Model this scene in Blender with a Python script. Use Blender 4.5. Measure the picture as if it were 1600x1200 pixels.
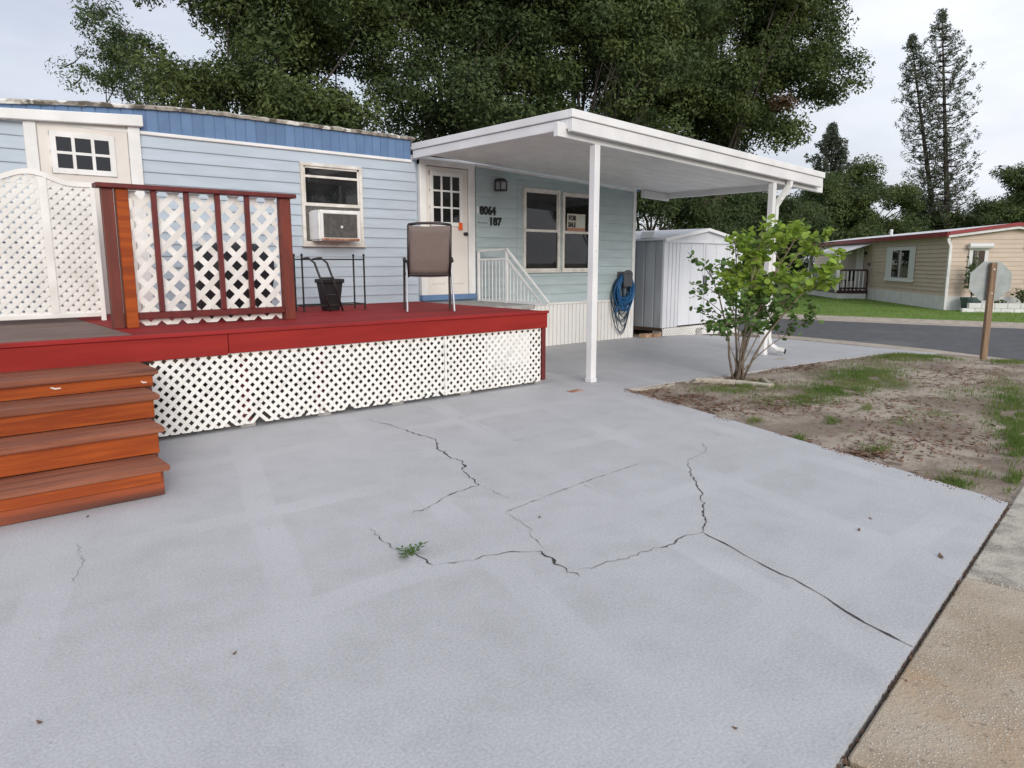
import bpy, bmesh, math, random
import numpy as np
from mathutils import Vector, Matrix, noise as mnoise
R = math.radians
for o in list(bpy.data.objects): bpy.data.objects.remove(o, do_unlink=True)
scn = bpy.context.scene
col = scn.collection

# ------------------------------------------------------------------ camera
HEAD = R(49.04); FPX = 1130.0; PITCH = math.atan(192 / FPX); CAMH = 1.5
cam = bpy.data.cameras.new('Camera'); cam.sensor_width = 36; cam.lens = 36 * FPX / 1600
cam.clip_start = .05; cam.clip_end = 2000
camo = bpy.data.objects.new('Camera', cam); col.objects.link(camo)
camo.location = (0, 0, CAMH); camo.rotation_euler = (R(90) - PITCH, 0, HEAD - R(90))
scn.camera = camo

# ------------------------------------------------------------------ sky
SUN_AZ, SUN_EL = R(-112), R(20)         # direction towards the sun, measured from +X
world = bpy.data.worlds.new('World'); scn.world = world; world.use_nodes = True
nt = world.node_tree; nt.nodes.clear()
out = nt.nodes.new('ShaderNodeOutputWorld'); bg = nt.nodes.new('ShaderNodeBackground')
sky = nt.nodes.new('ShaderNodeTexSky'); sky.sky_type = 'NISHITA'; sky.sun_disc = False
sky.sun_elevation = SUN_EL; sky.sun_rotation = R(90) - SUN_AZ
sky.air_density = 1.2; sky.dust_density = 2.0; sky.ozone_density = 1.0
tc = nt.nodes.new('ShaderNodeTexCoord')
mp = nt.nodes.new('ShaderNodeMapping'); mp.inputs['Scale'].default_value = (1.2, 1.2, 4.0)
nz = nt.nodes.new('ShaderNodeTexNoise'); nz.inputs['Scale'].default_value = 1.7; nz.inputs['Detail'].default_value = 7; nz.inputs['Roughness'].default_value = .55
rmp = nt.nodes.new('ShaderNodeValToRGB')
rmp.color_ramp.elements[0].position = .30; rmp.color_ramp.elements[0].color = (.62, .62, .62, 1)
rmp.color_ramp.elements[1].position = .62; rmp.color_ramp.elements[1].color = (.97, .97, .97, 1)
mx = nt.nodes.new('ShaderNodeMix'); mx.data_type = 'RGBA'
nz2 = nt.nodes.new('ShaderNodeTexNoise'); nz2.inputs['Scale'].default_value = 1.1; nz2.inputs['Detail'].default_value = 6
mp2 = nt.nodes.new('ShaderNodeMapping'); mp2.inputs['Location'].default_value = (7.7, .5, 2); mp2.inputs['Scale'].default_value = (1, 1, 3)
nt.links.new(tc.outputs['Generated'], mp2.inputs['Vector']); nt.links.new(mp2.outputs[0], nz2.inputs['Vector'])
rm2 = nt.nodes.new('ShaderNodeValToRGB'); rm2.color_ramp.elements[0].position = .33; rm2.color_ramp.elements[0].color = (4.7, 5.0, 6.1, 1)
rm2.color_ramp.elements[1].position = .60; rm2.color_ramp.elements[1].color = (8.8, 9.0, 9.4, 1)
nt.links.new(nz2.outputs['Fac'], rm2.inputs['Fac']); nt.links.new(rm2.outputs[0], mx.inputs['B'])
nt.links.new(tc.outputs['Generated'], mp.inputs['Vector']); nt.links.new(mp.outputs[0], nz.inputs['Vector'])
nt.links.new(nz.outputs['Fac'], rmp.inputs['Fac']); nt.links.new(rmp.outputs[0], mx.inputs['Factor'])
nt.links.new(sky.outputs[0], mx.inputs['A']); nt.links.new(mx.outputs['Result'], bg.inputs['Color'])
bg.inputs['Strength'].default_value = .093
nt.links.new(bg.outputs[0], out.inputs['Surface'])

# ------------------------------------------------------------------ sun (veiled by cloud)
sl = bpy.data.lights.new('Sun', 'SUN'); sl.energy = 1.5; sl.angle = R(28); sl.color = (1, .95, .88)
so = bpy.data.objects.new('Sun', sl); col.objects.link(so); so.location = (20, 0, 30)
sd = Vector((math.cos(SUN_AZ) * math.cos(SUN_EL), math.sin(SUN_AZ) * math.cos(SUN_EL), math.sin(SUN_EL)))
so.rotation_euler = (-sd).to_track_quat('-Z', 'Y').to_euler()

scn.view_settings.view_transform = 'Standard'; scn.view_settings.look = 'None'
scn.view_settings.gamma = 1; scn.view_settings.use_curve_mapping = False
scn.view_settings.exposure = 0.45

# ------------------------------------------------------------------ photo pixel -> direction
FW = np.array([math.cos(HEAD) * math.cos(PITCH), math.sin(HEAD) * math.cos(PITCH), -math.sin(PITCH)])
RT = np.array([math.sin(HEAD), -math.cos(HEAD), 0.]); UPV = np.cross(RT, FW); CC = np.array([0, 0, CAMH])
def ray(x, y): return FW * FPX + RT * (x - 800) - UPV * (y - 600)
def gz(x, y, z=0): d = ray(x, y); return CC + d * ((z - CAMH) / d[2])
def gy(x, y, Y): d = ray(x, y); return CC + d * (Y / d[1])
def at(px, dep): p = CC + ray(px, 408) * dep / FPX; return float(p[0]), float(p[1])

def T(x):                                    # the lot falls gently to the road
    t = min(1, max(0, (x - 12) / 4)); return -.27 * t * t * (3 - 2 * t)

# ------------------------------------------------------------------ materials
MATS = {}
def M(name, c, c2=None, ns=4, rough=.6, bump=0, bs=60, stretch=(1, 1, 1), metal=0, spec=.4, lo=.35, hi=.65,
      var=0, detail=6, c3=None, ns3=1.0, l3=.55, h3=.7, transl=0, bdist=.01):
    if name in MATS: return MATS[name]
    m = bpy.data.materials.new(name); m.use_nodes = True; n = m.node_tree; p = n.nodes['Principled BSDF']
    L = n.links.new
    p.inputs['Roughness'].default_value = rough; p.inputs['Metallic'].default_value = metal
    p.inputs['Specular IOR Level'].default_value = spec
    co = n.nodes.new('ShaderNodeTexCoord'); ma = n.nodes.new('ShaderNodeMapping'); ma.inputs['Scale'].default_value = stretch
    L(co.outputs['Object'], ma.inputs['Vector'])
    oi = n.nodes.new('ShaderNodeObjectInfo')
    ad = n.nodes.new('ShaderNodeVectorMath'); ad.operation = 'MULTIPLY_ADD'
    cx = n.nodes.new('ShaderNodeCombineXYZ'); 
    for k in range(3): L(oi.outputs['Random'], cx.inputs[k])
    ad.inputs[1].default_value = (7 if var else 0,) * 3
    L(cx.outputs[0], ad.inputs[0]); L(ma.outputs[0], ad.inputs[2])
    vec = ad.outputs[0]
    def mix(fac, a, b):
        x = n.nodes.new('ShaderNodeMix'); x.data_type = 'RGBA'
        if hasattr(fac, 'links'): L(fac, x.inputs['Factor'])
        else: x.inputs['Factor'].default_value = fac
        for k, v in (('A', a), ('B', b)):
            if isinstance(v, tuple): x.inputs[k].default_value = (*v, 1)
            else: L(v, x.inputs[k])
        return x.outputs['Result']
    def nramp(scale, l, h, det=detail):
        a = n.nodes.new('ShaderNodeTexNoise'); a.inputs['Scale'].default_value = scale; a.inputs['Detail'].default_value = det
        L(vec, a.inputs['Vector'])
        r = n.nodes.new('ShaderNodeMapRange'); r.inputs['From Min'].default_value = l; r.inputs['From Max'].default_value = h
        r.interpolation_type = 'SMOOTHSTEP'; L(a.outputs['Fac'], r.inputs['Value']); return r.outputs[0]
    res = c
    if c2: res = mix(nramp(ns, lo, hi), c, c2)
    if c3: res = mix(nramp(ns3, l3, h3), res, c3)
    if var:
        hs = n.nodes.new('ShaderNodeHueSaturation')
        mr = n.nodes.new('ShaderNodeMapRange'); mr.inputs['To Min'].default_value = 1 - var; mr.inputs['To Max'].default_value = 1 + var
        L(oi.outputs['Random'], mr.inputs['Value']); L(mr.outputs[0], hs.inputs['Value'])
        if isinstance(res, tuple): hs.inputs['Color'].default_value = (*res, 1)
        else: L(res, hs.inputs['Color'])
        res = hs.outputs[0]
    if isinstance(res, tuple): p.inputs['Base Color'].default_value = (*res, 1)
    else: L(res, p.inputs['Base Color'])
    if bump:
        a = n.nodes.new('ShaderNodeTexNoise'); a.inputs['Scale'].default_value = bs; a.inputs['Detail'].default_value = 5; L(vec, a.inputs['Vector'])
        b = n.nodes.new('ShaderNodeBump'); b.inputs['Strength'].default_value = bump; b.inputs['Distance'].default_value = bdist
        L(a.outputs['Fac'], b.inputs['Height']); L(b.outputs[0], p.inputs['Normal'])
    if transl:
        tr = n.nodes.new('ShaderNodeBsdfTranslucent'); ms = n.nodes.new('ShaderNodeMixShader'); ms.inputs[0].default_value = transl
        if isinstance(res, tuple): tr.inputs['Color'].default_value = (*res, 1)
        else: L(res, tr.inputs['Color'])
        o = n.nodes['Material Output']; L(p.outputs[0], ms.inputs[1]); L(tr.outputs[0], ms.inputs[2]); L(ms.outputs[0], o.inputs['Surface'])
    MATS[name] = m; return m

m_white = M('white_paint', (.80, .80, .80), (.70, .70, .69), 3, .45, .05, 80, var=.03)
m_vinyl = M('white_vinyl', (.80, .79, .77), (.66, .65, .62), 2.5, .4, var=.05, lo=.4, hi=.75)
m_vinyld = M('aged_vinyl', (.78, .77, .74), (.52, .50, .46), 6, .5, var=.06, lo=.5, hi=.85)
m_alu = M('white_aluminium', (.78, .78, .79), (.70, .70, .71), 2, .35, var=.02)
m_ceil = M('carport_pan', (.82, .81, .79), (.74, .73, .71), 3, .4, var=.03)
m_sid = M('siding_blue', (.455, .525, .60), (.42, .485, .555), 2.2, .5, .05, 30, (1, 1, 6), var=.035, c3=(.41, .46, .51), ns3=1.4, l3=.6, h3=.9)
m_sid2 = M('siding_bluegreen', (.44, .525, .54), (.39, .47, .485), 2.2, .5, .05, 30, (1, 1, 6), var=.04, c3=(.34, .40, .41), ns3=1.3, l3=.58, h3=.85)
m_fas = M('fascia_blue', (.125, .212, .37), (.105, .18, .325), 3, .5, .05, 60, var=.06)
m_roofedge = M('peeling_roof_edge', (.42, .39, .34), (.11, .095, .075), 9, .9, .8, 40, c3=(.75, .74, .70), ns3=5, l3=.55, h3=.62)
m_rooft = M('roof_coating', (.45, .44, .42), (.25, .24, .22), 2, .9, .3, 30)
m_doorw = M('door_cream', (.74, .70, .66), (.68, .64, .60), 2, .45)
m_skirt = M('skirting_vinyl', (.76, .75, .73), (.62, .58, .53), 3, .5, stretch=(1, 1, .4), lo=.5, hi=.85)
m_glass = M('dark_glass', (.012, .014, .02), rough=.03, spec=.5)
m_glassw = M('window_glass', (.012, .013, .014), (.022, .022, .022), 2, .015, spec=.5)
m_frame = M('window_frame', (.74, .72, .68), (.60, .57, .52), 8, .5)
m_red = M('red_deck_paint', (.30, .026, .021), (.25, .021, .018), 3, .6, .15, 50, (.4, 3, 3), var=.05, c3=(.20, .022, .018), ns3=5, l3=.62, h3=.8, spec=.15)
m_redtop = M('red_deck_boards', (.30, .026, .026), (.22, .022, .022), 3, .7, .2, 50, (.4, 3, 3), var=.08, spec=.15)
m_raild = M('railing_stain', (.15, .022, .02), (.11, .018, .017), 5, .5, .2, 60, (2, 2, .5), var=.12)
m_rpost = M('post_stain', (.17, .034, .02), (.12, .026, .018), 5, .55, .25, 60, (3, 3, .4), var=.1)
m_orange = M('orange_stain_and_lit_post', (.36, .078, .014), (.25, .048, .011), 5, .5, .3, 50, (.35, 4, 5), var=.1, c3=(.20, .04, .012), ns3=3, l3=.52, h3=.8, spec=.2)
m_tread = M('worn_tread', (.30, .115, .068), (.21, .075, .046), 5, .6, .4, 50, (.3, 5, 5), var=.12, c3=(.12, .055, .042), ns3=4, l3=.52, h3=.72, spec=.2)
m_riserd = M('dark_riser', (.15, .042, .022), (.09, .03, .02), 4, .5, .3, 50, (.35, 4, 4), c3=(.33, .07, .02), ns3=1.2, l3=.55, h3=.75)
m_oldwood = M('weathered_boards', (.20, .13, .11), (.13, .09, .075), 6, .8, .4, 60, (.4, 4, 4), var=.15)
m_darkwood = M('framing_timber', (.10, .06, .04), (.06, .04, .03), 6, .8)
m_block = M('concrete_block', (.42, .41, .39), (.30, .29, .28), 12, .95, .6, 90)
m_black = M('black_metal', (.015, .015, .016), (.03, .028, .026), 20, .45)
m_bin = M('black_plastic', (.018, .018, .02), rough=.4)
m_bronze = M('bronze_chair_frame', (.035, .028, .03), rough=.35, metal=.3)
m_greyleg = M('grey_chair_leg', (.32, .33, .36), rough=.35, metal=.4)
m_sling = M('taupe_sling', (.22, .175, .16), (.17, .135, .125), 60, .8, .4, 300, (1, 1, 3))
m_acw = M('ac_white', (.78, .78, .78), (.70, .69, .66), 8, .45)
m_acg = M('ac_grille', (.13, .125, .12), (.09, .085, .08), 20, .6)
m_rust = M('rusty_metal', (.28, .11, .06), (.45, .30, .22), 14, .8)
m_shed = M('shed_white', (.70, .72, .76), (.62, .64, .68), 2, .45, var=.03, stretch=(1, 1, .3))
m_shed_shade = M('shed_shaded_side', (.40, .43, .46), (.30, .32, .35), 2.2, .5, stretch=(1, 1, .3), c3=(.22, .20, .19), ns3=2.5, l3=.6, h3=.85)  # darker grey than the front: the house's shade put into the wall colour
m_hose = M('blue_hose', (.012, .085, .23), (.015, .12, .30), 5, .4)
m_hosed = M('dark_hose', (.01, .035, .06), rough=.45)
m_greyp = M('grey_plastic', (.07, .072, .08), rough=.5)
m_signback = M('bare_sign_metal', (.30, .33, .33), (.24, .27, .27), 5, .5, metal=.35)
m_signred = M('sign_red', (.5, .02, .02), rough=.4)
m_postw = M('weathered_post', (.30, .20, .13), (.19, .125, .08), 6, .85, .5, 60, (5, 5, .4))
m_tan = M('tan_siding', (.62, .505, .41), (.57, .465, .375), 2, .55, var=.03)
m_nred = M('red_trim', (.30, .035, .04), (.25, .03, .035), 4, .5)
m_nroof = M('white_roof', (.80, .80, .82), (.70, .70, .72), 2, .6)
m_brownrail = M('brown_rail', (.055, .02, .018), (.04, .016, .015), 5, .5)
m_shutter = M('white_shutter', (.72, .73, .74), rough=.5)
m_terracotta = M('green_pot', (.06, .10, .09), rough=.5)
m_edging = M('pale_edging', (.52, .48, .42), (.38, .33, .27), 8, .95, .5, 60)
m_brick = M('old_paver', (.42, .28, .19), (.32, .20, .13), 12, .95, .5, 80, var=.15)
m_bark = M('oak_bark', (.075, .06, .05), (.035, .028, .024), 6, .95, .8, 25, (3, 3, .6), bdist=.03)
m_twig = M('shrub_stem', (.24, .19, .145), (.15, .115, .09), 12, .85)
m_leafo = M('oak_leaf', (.105, .140, .042), (.052, .082, .028), .9, .55, spec=.3, transl=.3, lo=.38, hi=.62)
m_leafo2 = M('oak_leaf_dark', (.080, .115, .038), (.042, .068, .026), .9, .55, spec=.3, transl=.3)
m_leafbr = M('brown_leaf', (.11, .06, .03), (.07, .045, .02), 1, .7, transl=.2)
m_leafp = M('norfolk_needle', (.095, .115, .075), (.065, .08, .052), 1, .7, transl=.15)
m_leafl = M('light_leaf', (.085, .13, .045), (.05, .085, .03), 1, .6, transl=.3)
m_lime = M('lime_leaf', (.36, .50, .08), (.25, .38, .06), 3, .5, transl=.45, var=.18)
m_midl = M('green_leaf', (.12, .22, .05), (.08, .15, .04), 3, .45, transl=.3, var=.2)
m_grass = M('grass_blade', (.10, .17, .03), (.17, .21, .06), 1.5, .7, transl=.3)
m_grassn = M('lawn_blade', (.14, .26, .03), (.19, .29, .05), .8, .7, transl=.3)
m_litter = M('leaf_litter', (.16, .095, .06), (.08, .05, .035), 6, .9)
m_chip = M('mulch_chip', (.20, .115, .075), (.11, .065, .045), 9, .9)
m_crack = M('crack_dirt', (.045, .04, .036), (.10, .09, .08), 25, 1.0, lo=.45, hi=.7)
m_fine = M('hairline', (.26, .26, .27), (.16, .155, .15), 20, 1.0)
m_asph = M('asphalt', (.115, .117, .124), (.095, .097, .103), 3, .9, .5, 200, c3=(.14, .14, .143), ns3=.5)
m_curb = M('kerb_concrete', (.46, .40, .34), (.37, .32, .27), 5, .95, .4, 90)
m_lawn = M('lawn_ground', (.12, .21, .03), (.16, .23, .05), 1.2, .95, .3, 40)
m_earth = M('earth', (.16, .13, .08), (.10, .13, .05), .4, .95)
m_numb = M('black_number', (.01, .01, .012), rough=.4)
m_print = M('sign_paper', (.55, .53, .46), rough=.6)
m_orangelab = M('orange_sticker', (.75, .12, .02), rough=.5)
m_flower = M('porch_trim', (.75, .75, .75), rough=.5)

def ground_mats():
    # painted concrete: pale grey with faint roller bands, mottling and specks
    m = bpy.data.materials.new('painted_concrete'); m.use_nodes = True; n = m.node_tree; L = n.links.new; p = n.nodes['Principled BSDF']
    co = n.nodes.new('ShaderNodeTexCoord')
    def noise(s, d=5, rgh=.5):
        a = n.nodes.new('ShaderNodeTexNoise'); a.inputs['Scale'].default_value = s; a.inputs['Detail'].default_value = d; a.inputs['Roughness'].default_value = rgh
        L(co.outputs['Object'], a.inputs['Vector']); return a.outputs['Fac']
    def mr(v, a, b, c, d):
        r = n.nodes.new('ShaderNodeMapRange'); r.inputs[1].default_value = a; r.inputs[2].default_value = b; r.inputs[3].default_value = c; r.inputs[4].default_value = d
        r.interpolation_type = 'SMOOTHSTEP'; L(v, r.inputs[0]); return r.outputs[0]
    def math_(op, a, b=None):
        x = n.nodes.new('ShaderNodeMath'); x.operation = op
        for i, v in enumerate((a, b)):
            if v is None: continue
            if isinstance(v, (int, float)): x.inputs[i].default_value = v
            else: L(v, x.inputs[i])
        return x.outputs[0]
    sep = n.nodes.new('ShaderNodeSeparateXYZ'); L(co.outputs['Object'], sep.inputs[0])
    def band(ax, ay, period, off, width, wob):
        t = math_('ADD', math_('MULTIPLY', sep.outputs[0], ax), math_('MULTIPLY', sep.outputs[1], ay))
        t = math_('ADD', t, math_('MULTIPLY', noise(.5, 2), wob))
        t = math_('FRACT', math_('ADD', math_('DIVIDE', t, period), off))
        d = math_('ABSOLUTE', math_('SUBTRACT', t, .5))
        return mr(d, width * .7, width, 1, 0)
    b1 = band(1.0, -.30, 1.05, .1, .11, .12); b2 = band(.02, 1.0, 1.35, .3, .085, .30)
    strength = mr(noise(.8, 4, .6), .40, .62, 0, 1)
    bands = math_('MULTIPLY', math_('MAXIMUM', b1, b2), strength)
    v = math_('ADD', mr(noise(.6, 6, .6), .3, .7, .432, .475), math_('MULTIPLY', bands, .042))
    v = math_('ADD', v, mr(noise(3.2, 7, .7), .35, .75, .022, -.032))
    v = math_('ADD', v, mr(noise(85, 4, .75), .3, .7, -.075, .065))
    v = math_('SUBTRACT', v, mr(noise(26, 3, .7), .66, .73, 0, .12))
    v = math_('SUBTRACT', v, mr(noise(.3, 5, .65), .55, .72, 0, .045))
    cb = n.nodes.new('ShaderNodeCombineColor')
    L(math_('MULTIPLY', v, .98), cb.inputs[0]); L(math_('MULTIPLY', v, .985), cb.inputs[1]); L(math_('MULTIPLY', v, 1.022), cb.inputs[2])
    L(cb.outputs[0], p.inputs['Base Color']); p.inputs['Roughness'].default_value = .62; p.inputs['Specular IOR Level'].default_value = .35
    bp = n.nodes.new('ShaderNodeBump'); bp.inputs['Strength'].default_value = .25; bp.inputs['Distance'].default_value = .004
    L(math_('ADD', noise(120, 4), math_('MULTIPLY', noise(9, 4), 1.5)), bp.inputs['Height']); L(bp.outputs[0], p.inputs['Normal'])
    MATS['slab'] = m
    # exposed aggregate sidewalk
    for which in ('sidewalk', 'sidewalk_grey'):
        m = bpy.data.materials.new('old_concrete_' + which); m.use_nodes = True; n = m.node_tree; L = n.links.new; p = n.nodes['Principled BSDF']
        co = n.nodes.new('ShaderNodeTexCoord'); oi = n.nodes.new('ShaderNodeObjectInfo')
        def mixc(f, a, b):
            x = n.nodes.new('ShaderNodeMix'); x.data_type = 'RGBA'; L(f, x.inputs['Factor'])
            for k, v in (('A', a), ('B', b)):
                if isinstance(v, tuple): x.inputs[k].default_value = (*v, 1)
                else: L(v, x.inputs[k])
            return x.outputs['Result']
        sand = mixc(mr(noise(2.2, 6), .38, .62, 0, 1), (.34, .275, .20), (.43, .365, .285))
        sand = mixc(mr(noise(1.3, 5), .50, .70, 0, .8), sand, (.42, .27, .145))
        grey = mixc(mr(noise(6, 6), .4, .65, 0, 1), (.46, .43, .37), (.25, .23, .20))
        base = sand if which == 'sidewalk' else grey
        vo = n.nodes.new('ShaderNodeTexVoronoi'); vo.inputs['Scale'].default_value = 75; L(co.outputs['Object'], vo.inputs['Vector'])
        chips = math_('MULTIPLY', mr(vo.outputs['Distance'], .25, .40, 1, 0), mr(noise(5, 4), .36, .55, .15, 1))
        c = mixc(math_('MULTIPLY', chips, .8), base, (.66, .60, .50))
        c = mixc(mr(noise(30, 5, .75), .56, .70, 0, .75), c, (.15, .12, .095))
        L(c, p.inputs['Base Color']); p.inputs['Roughness'].default_value = .95
        bp = n.nodes.new('ShaderNodeBump'); bp.inputs['Strength'].default_value = .8; bp.inputs['Distance'].default_value = .008
        L(math_('ADD', noise(60, 4), chips), bp.inputs['Height']); L(bp.outputs[0], p.inputs['Normal'])
        MATS[which] = m
    # sandy soil
    m = bpy.data.materials.new('sandy_soil'); m.use_nodes = True; n = m.node_tree; L = n.links.new; p = n.nodes['Principled BSDF']
    co = n.nodes.new('ShaderNodeTexCoord')
    c = mixc(mr(noise(1.1, 7, .6), .40, .60, 0, 1), (.24, .19, .15), (.44, .375, .31))
    c = mixc(mr(noise(4.5, 7, .7), .52, .68, 0, .9), c, (.14, .098, .072))
    c = mixc(mr(noise(.9, 6, .65), .56, .68, 0, .75), c, (.13, .15, .055))
    c = mixc(mr(noise(45, 4, .7), .56, .68, 0, .8), c, (.085, .055, .04))
    c = mixc(mr(noise(70, 3, .7), .62, .70, 0, .6), c, (.48, .41, .34))
    L(c, p.inputs['Base Color']); p.inputs['Roughness'].default_value = 1
    bp = n.nodes.new('ShaderNodeBump'); bp.inputs['Strength'].default_value = 1; bp.inputs['Distance'].default_value = .02
    L(math_('ADD', noise(40, 6, .7), noise(9, 4)), bp.inputs['Height']); L(bp.outputs[0], p.inputs['Normal'])
    MATS['soil'] = m
ground_mats()

# ------------------------------------------------------------------ builders
class MB:
    def __init__(s): s.v = []; s.f = []
    def add(s, vs, fs):
        b = len(s.v); s.v += [tuple(map(float, v)) for v in vs]; s.f += [tuple(b + i for i in f) for f in fs]; return s
    def box(s, x0, x1, y0, y1, z0, z1):
        return s.add([(x0, y0, z0), (x1, y0, z0), (x1, y1, z0), (x0, y1, z0), (x0, y0, z1), (x1, y0, z1), (x1, y1, z1), (x0, y1, z1)],
                     [(0, 3, 2, 1), (4, 5, 6, 7), (0, 1, 5, 4), (1, 2, 6, 5), (2, 3, 7, 6), (3, 0, 4, 7)])
    def hexa(s, b, t):                       # bottom ring, top ring (any same-length loops)
        k = len(b); return s.add(list(b) + list(t), [tuple(range(k))[::-1], tuple(range(k, 2 * k))] + [(i, (i + 1) % k, k + (i + 1) % k, k + i) for i in range(k)])
    def bar(s, a, b, w, h, up=(0, 0, 1)):    # rectangular bar between two points
        a = Vector(a); b = Vector(b); d = (b - a).normalized(); u = Vector(up)
        if abs(d.dot(u)) > .98: u = Vector((0, 1, 0))
        r = d.cross(u).normalized(); u = r.cross(d).normalized()
        q = [(-w / 2, -h / 2), (w / 2, -h / 2), (w / 2, h / 2), (-w / 2, h / 2)]
        return s.hexa([a + r * i + u * j for i, j in q], [b + r * i + u * j for i, j in q])
    def tube(s, pts, rad, n=6, cap=True):
        pts = [Vector(p) for p in pts]; m = len(pts)
        if not hasattr(rad, '__len__'): rad = [rad] * m
        rings = []; ref = None
        for i, p in enumerate(pts):
            d = (pts[min(i + 1, m - 1)] - pts[max(i - 1, 0)])
            d = d.normalized() if d.length > 1e-9 else Vector((0, 0, 1))
            if ref is None or abs(ref.dot(d)) > .95: ref = Vector((1, 0, 0)) if abs(d.x) < .8 else Vector((0, 1, 0))
            u = (ref - d * ref.dot(d)).normalized(); w = d.cross(u); ref = u
            rings.append([p + (u * math.cos(2 * math.pi * k / n) + w * math.sin(2 * math.pi * k / n)) * rad[i] for k in range(n)])
        vs = [v for r in rings for v in r]; fs = []
        for i in range(m - 1):
            for k in range(n): fs.append((i * n + k, i * n + (k + 1) % n, (i + 1) * n + (k + 1) % n, (i + 1) * n + k))
        if cap: fs += [tuple(range(n))[::-1], tuple((m - 1) * n + k for k in range(n))]
        return s.add(vs, fs)
    def lathe(s, prof, cx, cy, n=16):
        vs = []; fs = []
        for r, z in prof:
            for k in range(n): vs.append((cx + r * math.cos(2 * math.pi * k / n), cy + r * math.sin(2 * math.pi * k / n), z))
        m = len(prof)
        for i in range(m - 1):
            for k in range(n): fs.append((i * n + k, i * n + (k + 1) % n, (i + 1) * n + (k + 1) % n, (i + 1) * n + k))
        fs += [tuple(range(n))[::-1], tuple((m - 1) * n + k for k in range(n))]
        return s.add(vs, fs)
    def build(s, name, mat, parent=None, bevel=0, smooth=False, org=None, seg=1):
        if org is None: org = tuple(parent.get('_org', (0, 0, 0))) if parent else (0, 0, 0)
        me = bpy.data.meshes.new(name)
        me.from_pydata([(v[0] - org[0], v[1] - org[1], v[2] - org[2]) for v in s.v], [], s.f)
        if bevel:
            bm = bmesh.new(); bm.from_mesh(me); bmesh.ops.recalc_face_normals(bm, faces=bm.faces)
            bmesh.ops.bevel(bm, geom=[e for e in bm.edges if e.calc_face_angle(0) > .5], offset=bevel, segments=seg, affect='EDGES', clamp_overlap=True)
            bm.to_mesh(me); bm.free()
        me.materials.append(mat)
        if smooth: me.shade_smooth()
        o = bpy.data.objects.new(name, me); col.objects.link(o)
        if parent: o.parent = parent; o['_org'] = org
        else: o.location = org; o['_org'] = org
        return o

def tag(o, label=None, cat=None, group=None, kind=None):
    if label: o['label'] = label
    if cat: o['category'] = cat
    if group: o['group'] = group
    if kind: o['kind'] = kind
    return o
def thing(name, label, cat, loc=(0, 0, 0), group=None, rz=0, local=False):
    o = bpy.data.objects.new(name, None); col.objects.link(o); o.location = loc; o.rotation_euler = (0, 0, rz)
    o.empty_display_size = .2; o['_org'] = (0, 0, 0) if local else loc
    return tag(o, label, cat, group)
def npmesh(name, V, F, mat, parent=None, org=None, k=4):
    if org is None: org = tuple(parent.get('_org', (0, 0, 0))) if parent else (0, 0, 0)
    V = np.asarray(V, np.float32) - np.asarray(org, np.float32); F = np.asarray(F, np.int32)
    me = bpy.data.meshes.new(name); me.vertices.add(len(V)); me.vertices.foreach_set('co', V.ravel())
    me.loops.add(F.size); me.loops.foreach_set('vertex_index', F.ravel())
    me.polygons.add(len(F)); me.polygons.foreach_set('loop_start', np.arange(0, F.size, k, dtype=np.int32))
    me.update(calc_edges=True); me.materials.append(mat)
    o = bpy.data.objects.new(name, me); col.objects.link(o)
    if parent: o.parent = parent
    else: o.location = org
    return o
def text_mesh(body, size, depth=.004, bold=.0):
    cu = bpy.data.curves.new('t', 'FONT'); cu.body = body; cu.size = size; cu.extrude = depth; cu.offset = bold; cu.align_x = 'LEFT'; cu.resolution_u = 3
    t = bpy.data.objects.new('t', cu); col.objects.link(t); bpy.context.view_layer.update()
    me = bpy.data.meshes.new_from_object(t.evaluated_get(bpy.context.evaluated_depsgraph_get()))
    bpy.data.objects.remove(t); return me
def put_text(name, body, size, mat, parent, loc, stretch=1.0, bold=.0):    # facing -Y
    me = text_mesh(body, size, bold=bold); me.materials.clear(); me.materials.append(mat)
    o = bpy.data.objects.new(name, me); col.objects.link(o); o.parent = parent
    og = parent.get('_org', (0, 0, 0)); o.location = [loc[i] - og[i] for i in range(3)]
    o.rotation_euler = (R(90), 0, 0); o.scale = (stretch, 1, 1); return o
def clip_poly(poly, conv):                   # Sutherland-Hodgman, conv counter-clockwise
    out = poly
    for i in range(len(conv)):
        a = conv[i]; b = conv[(i + 1) % len(conv)]; inp = out; out = []
        def side(p): return (b[0] - a[0]) * (p[1] - a[1]) - (b[1] - a[1]) * (p[0] - a[0])
        for j in range(len(inp)):
            p = inp[j]; q = inp[(j + 1) % len(inp)]; sp = side(p); sq = side(q)
            if sp >= 0: out.append(p)
            if (sp >= 0) != (sq >= 0):
                t = sp / (sp - sq); out.append((p[0] + t * (q[0] - p[0]), p[1] + t * (q[1] - p[1])))
        if not out: return []
    return out
def lattice_strips(conv, pitch, strip, off=0):   # pitch = horizontal repeat; returns (direction, polygon)
    xs = [p[0] for p in conv]; zs = [p[1] for p in conv]; h = max(zs) - min(zs); w = strip / math.sqrt(2) * 2
    res = []
    for d in (1, -1):
        c = min(xs) - h - pitch + off
        while c < max(xs) + h + pitch:
            z0 = min(zs) - .01; z1 = max(zs) + .01
            a = c if d == 1 else c; k = (z1 - z0) * d
            poly = [(a - w / 2, z0), (a + w / 2, z0), (a + w / 2 + k, z1), (a - w / 2 + k, z1)]
            if d == -1: poly = poly
            q = clip_poly(poly, conv)
            if len(q) >= 3:
                ar = abs(sum(q[i][0] * q[(i + 1) % len(q)][1] - q[(i + 1) % len(q)][0] * q[i][1] for i in range(len(q)))) / 2
                if ar > strip * strip * .6: res.append((d, q))
            c += pitch
    return res
def strip_prism(mb, q, y0, y1): mb.hexa([(x, y1, z) for x, z in q], [(x, y0, z) for x, z in q])

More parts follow.
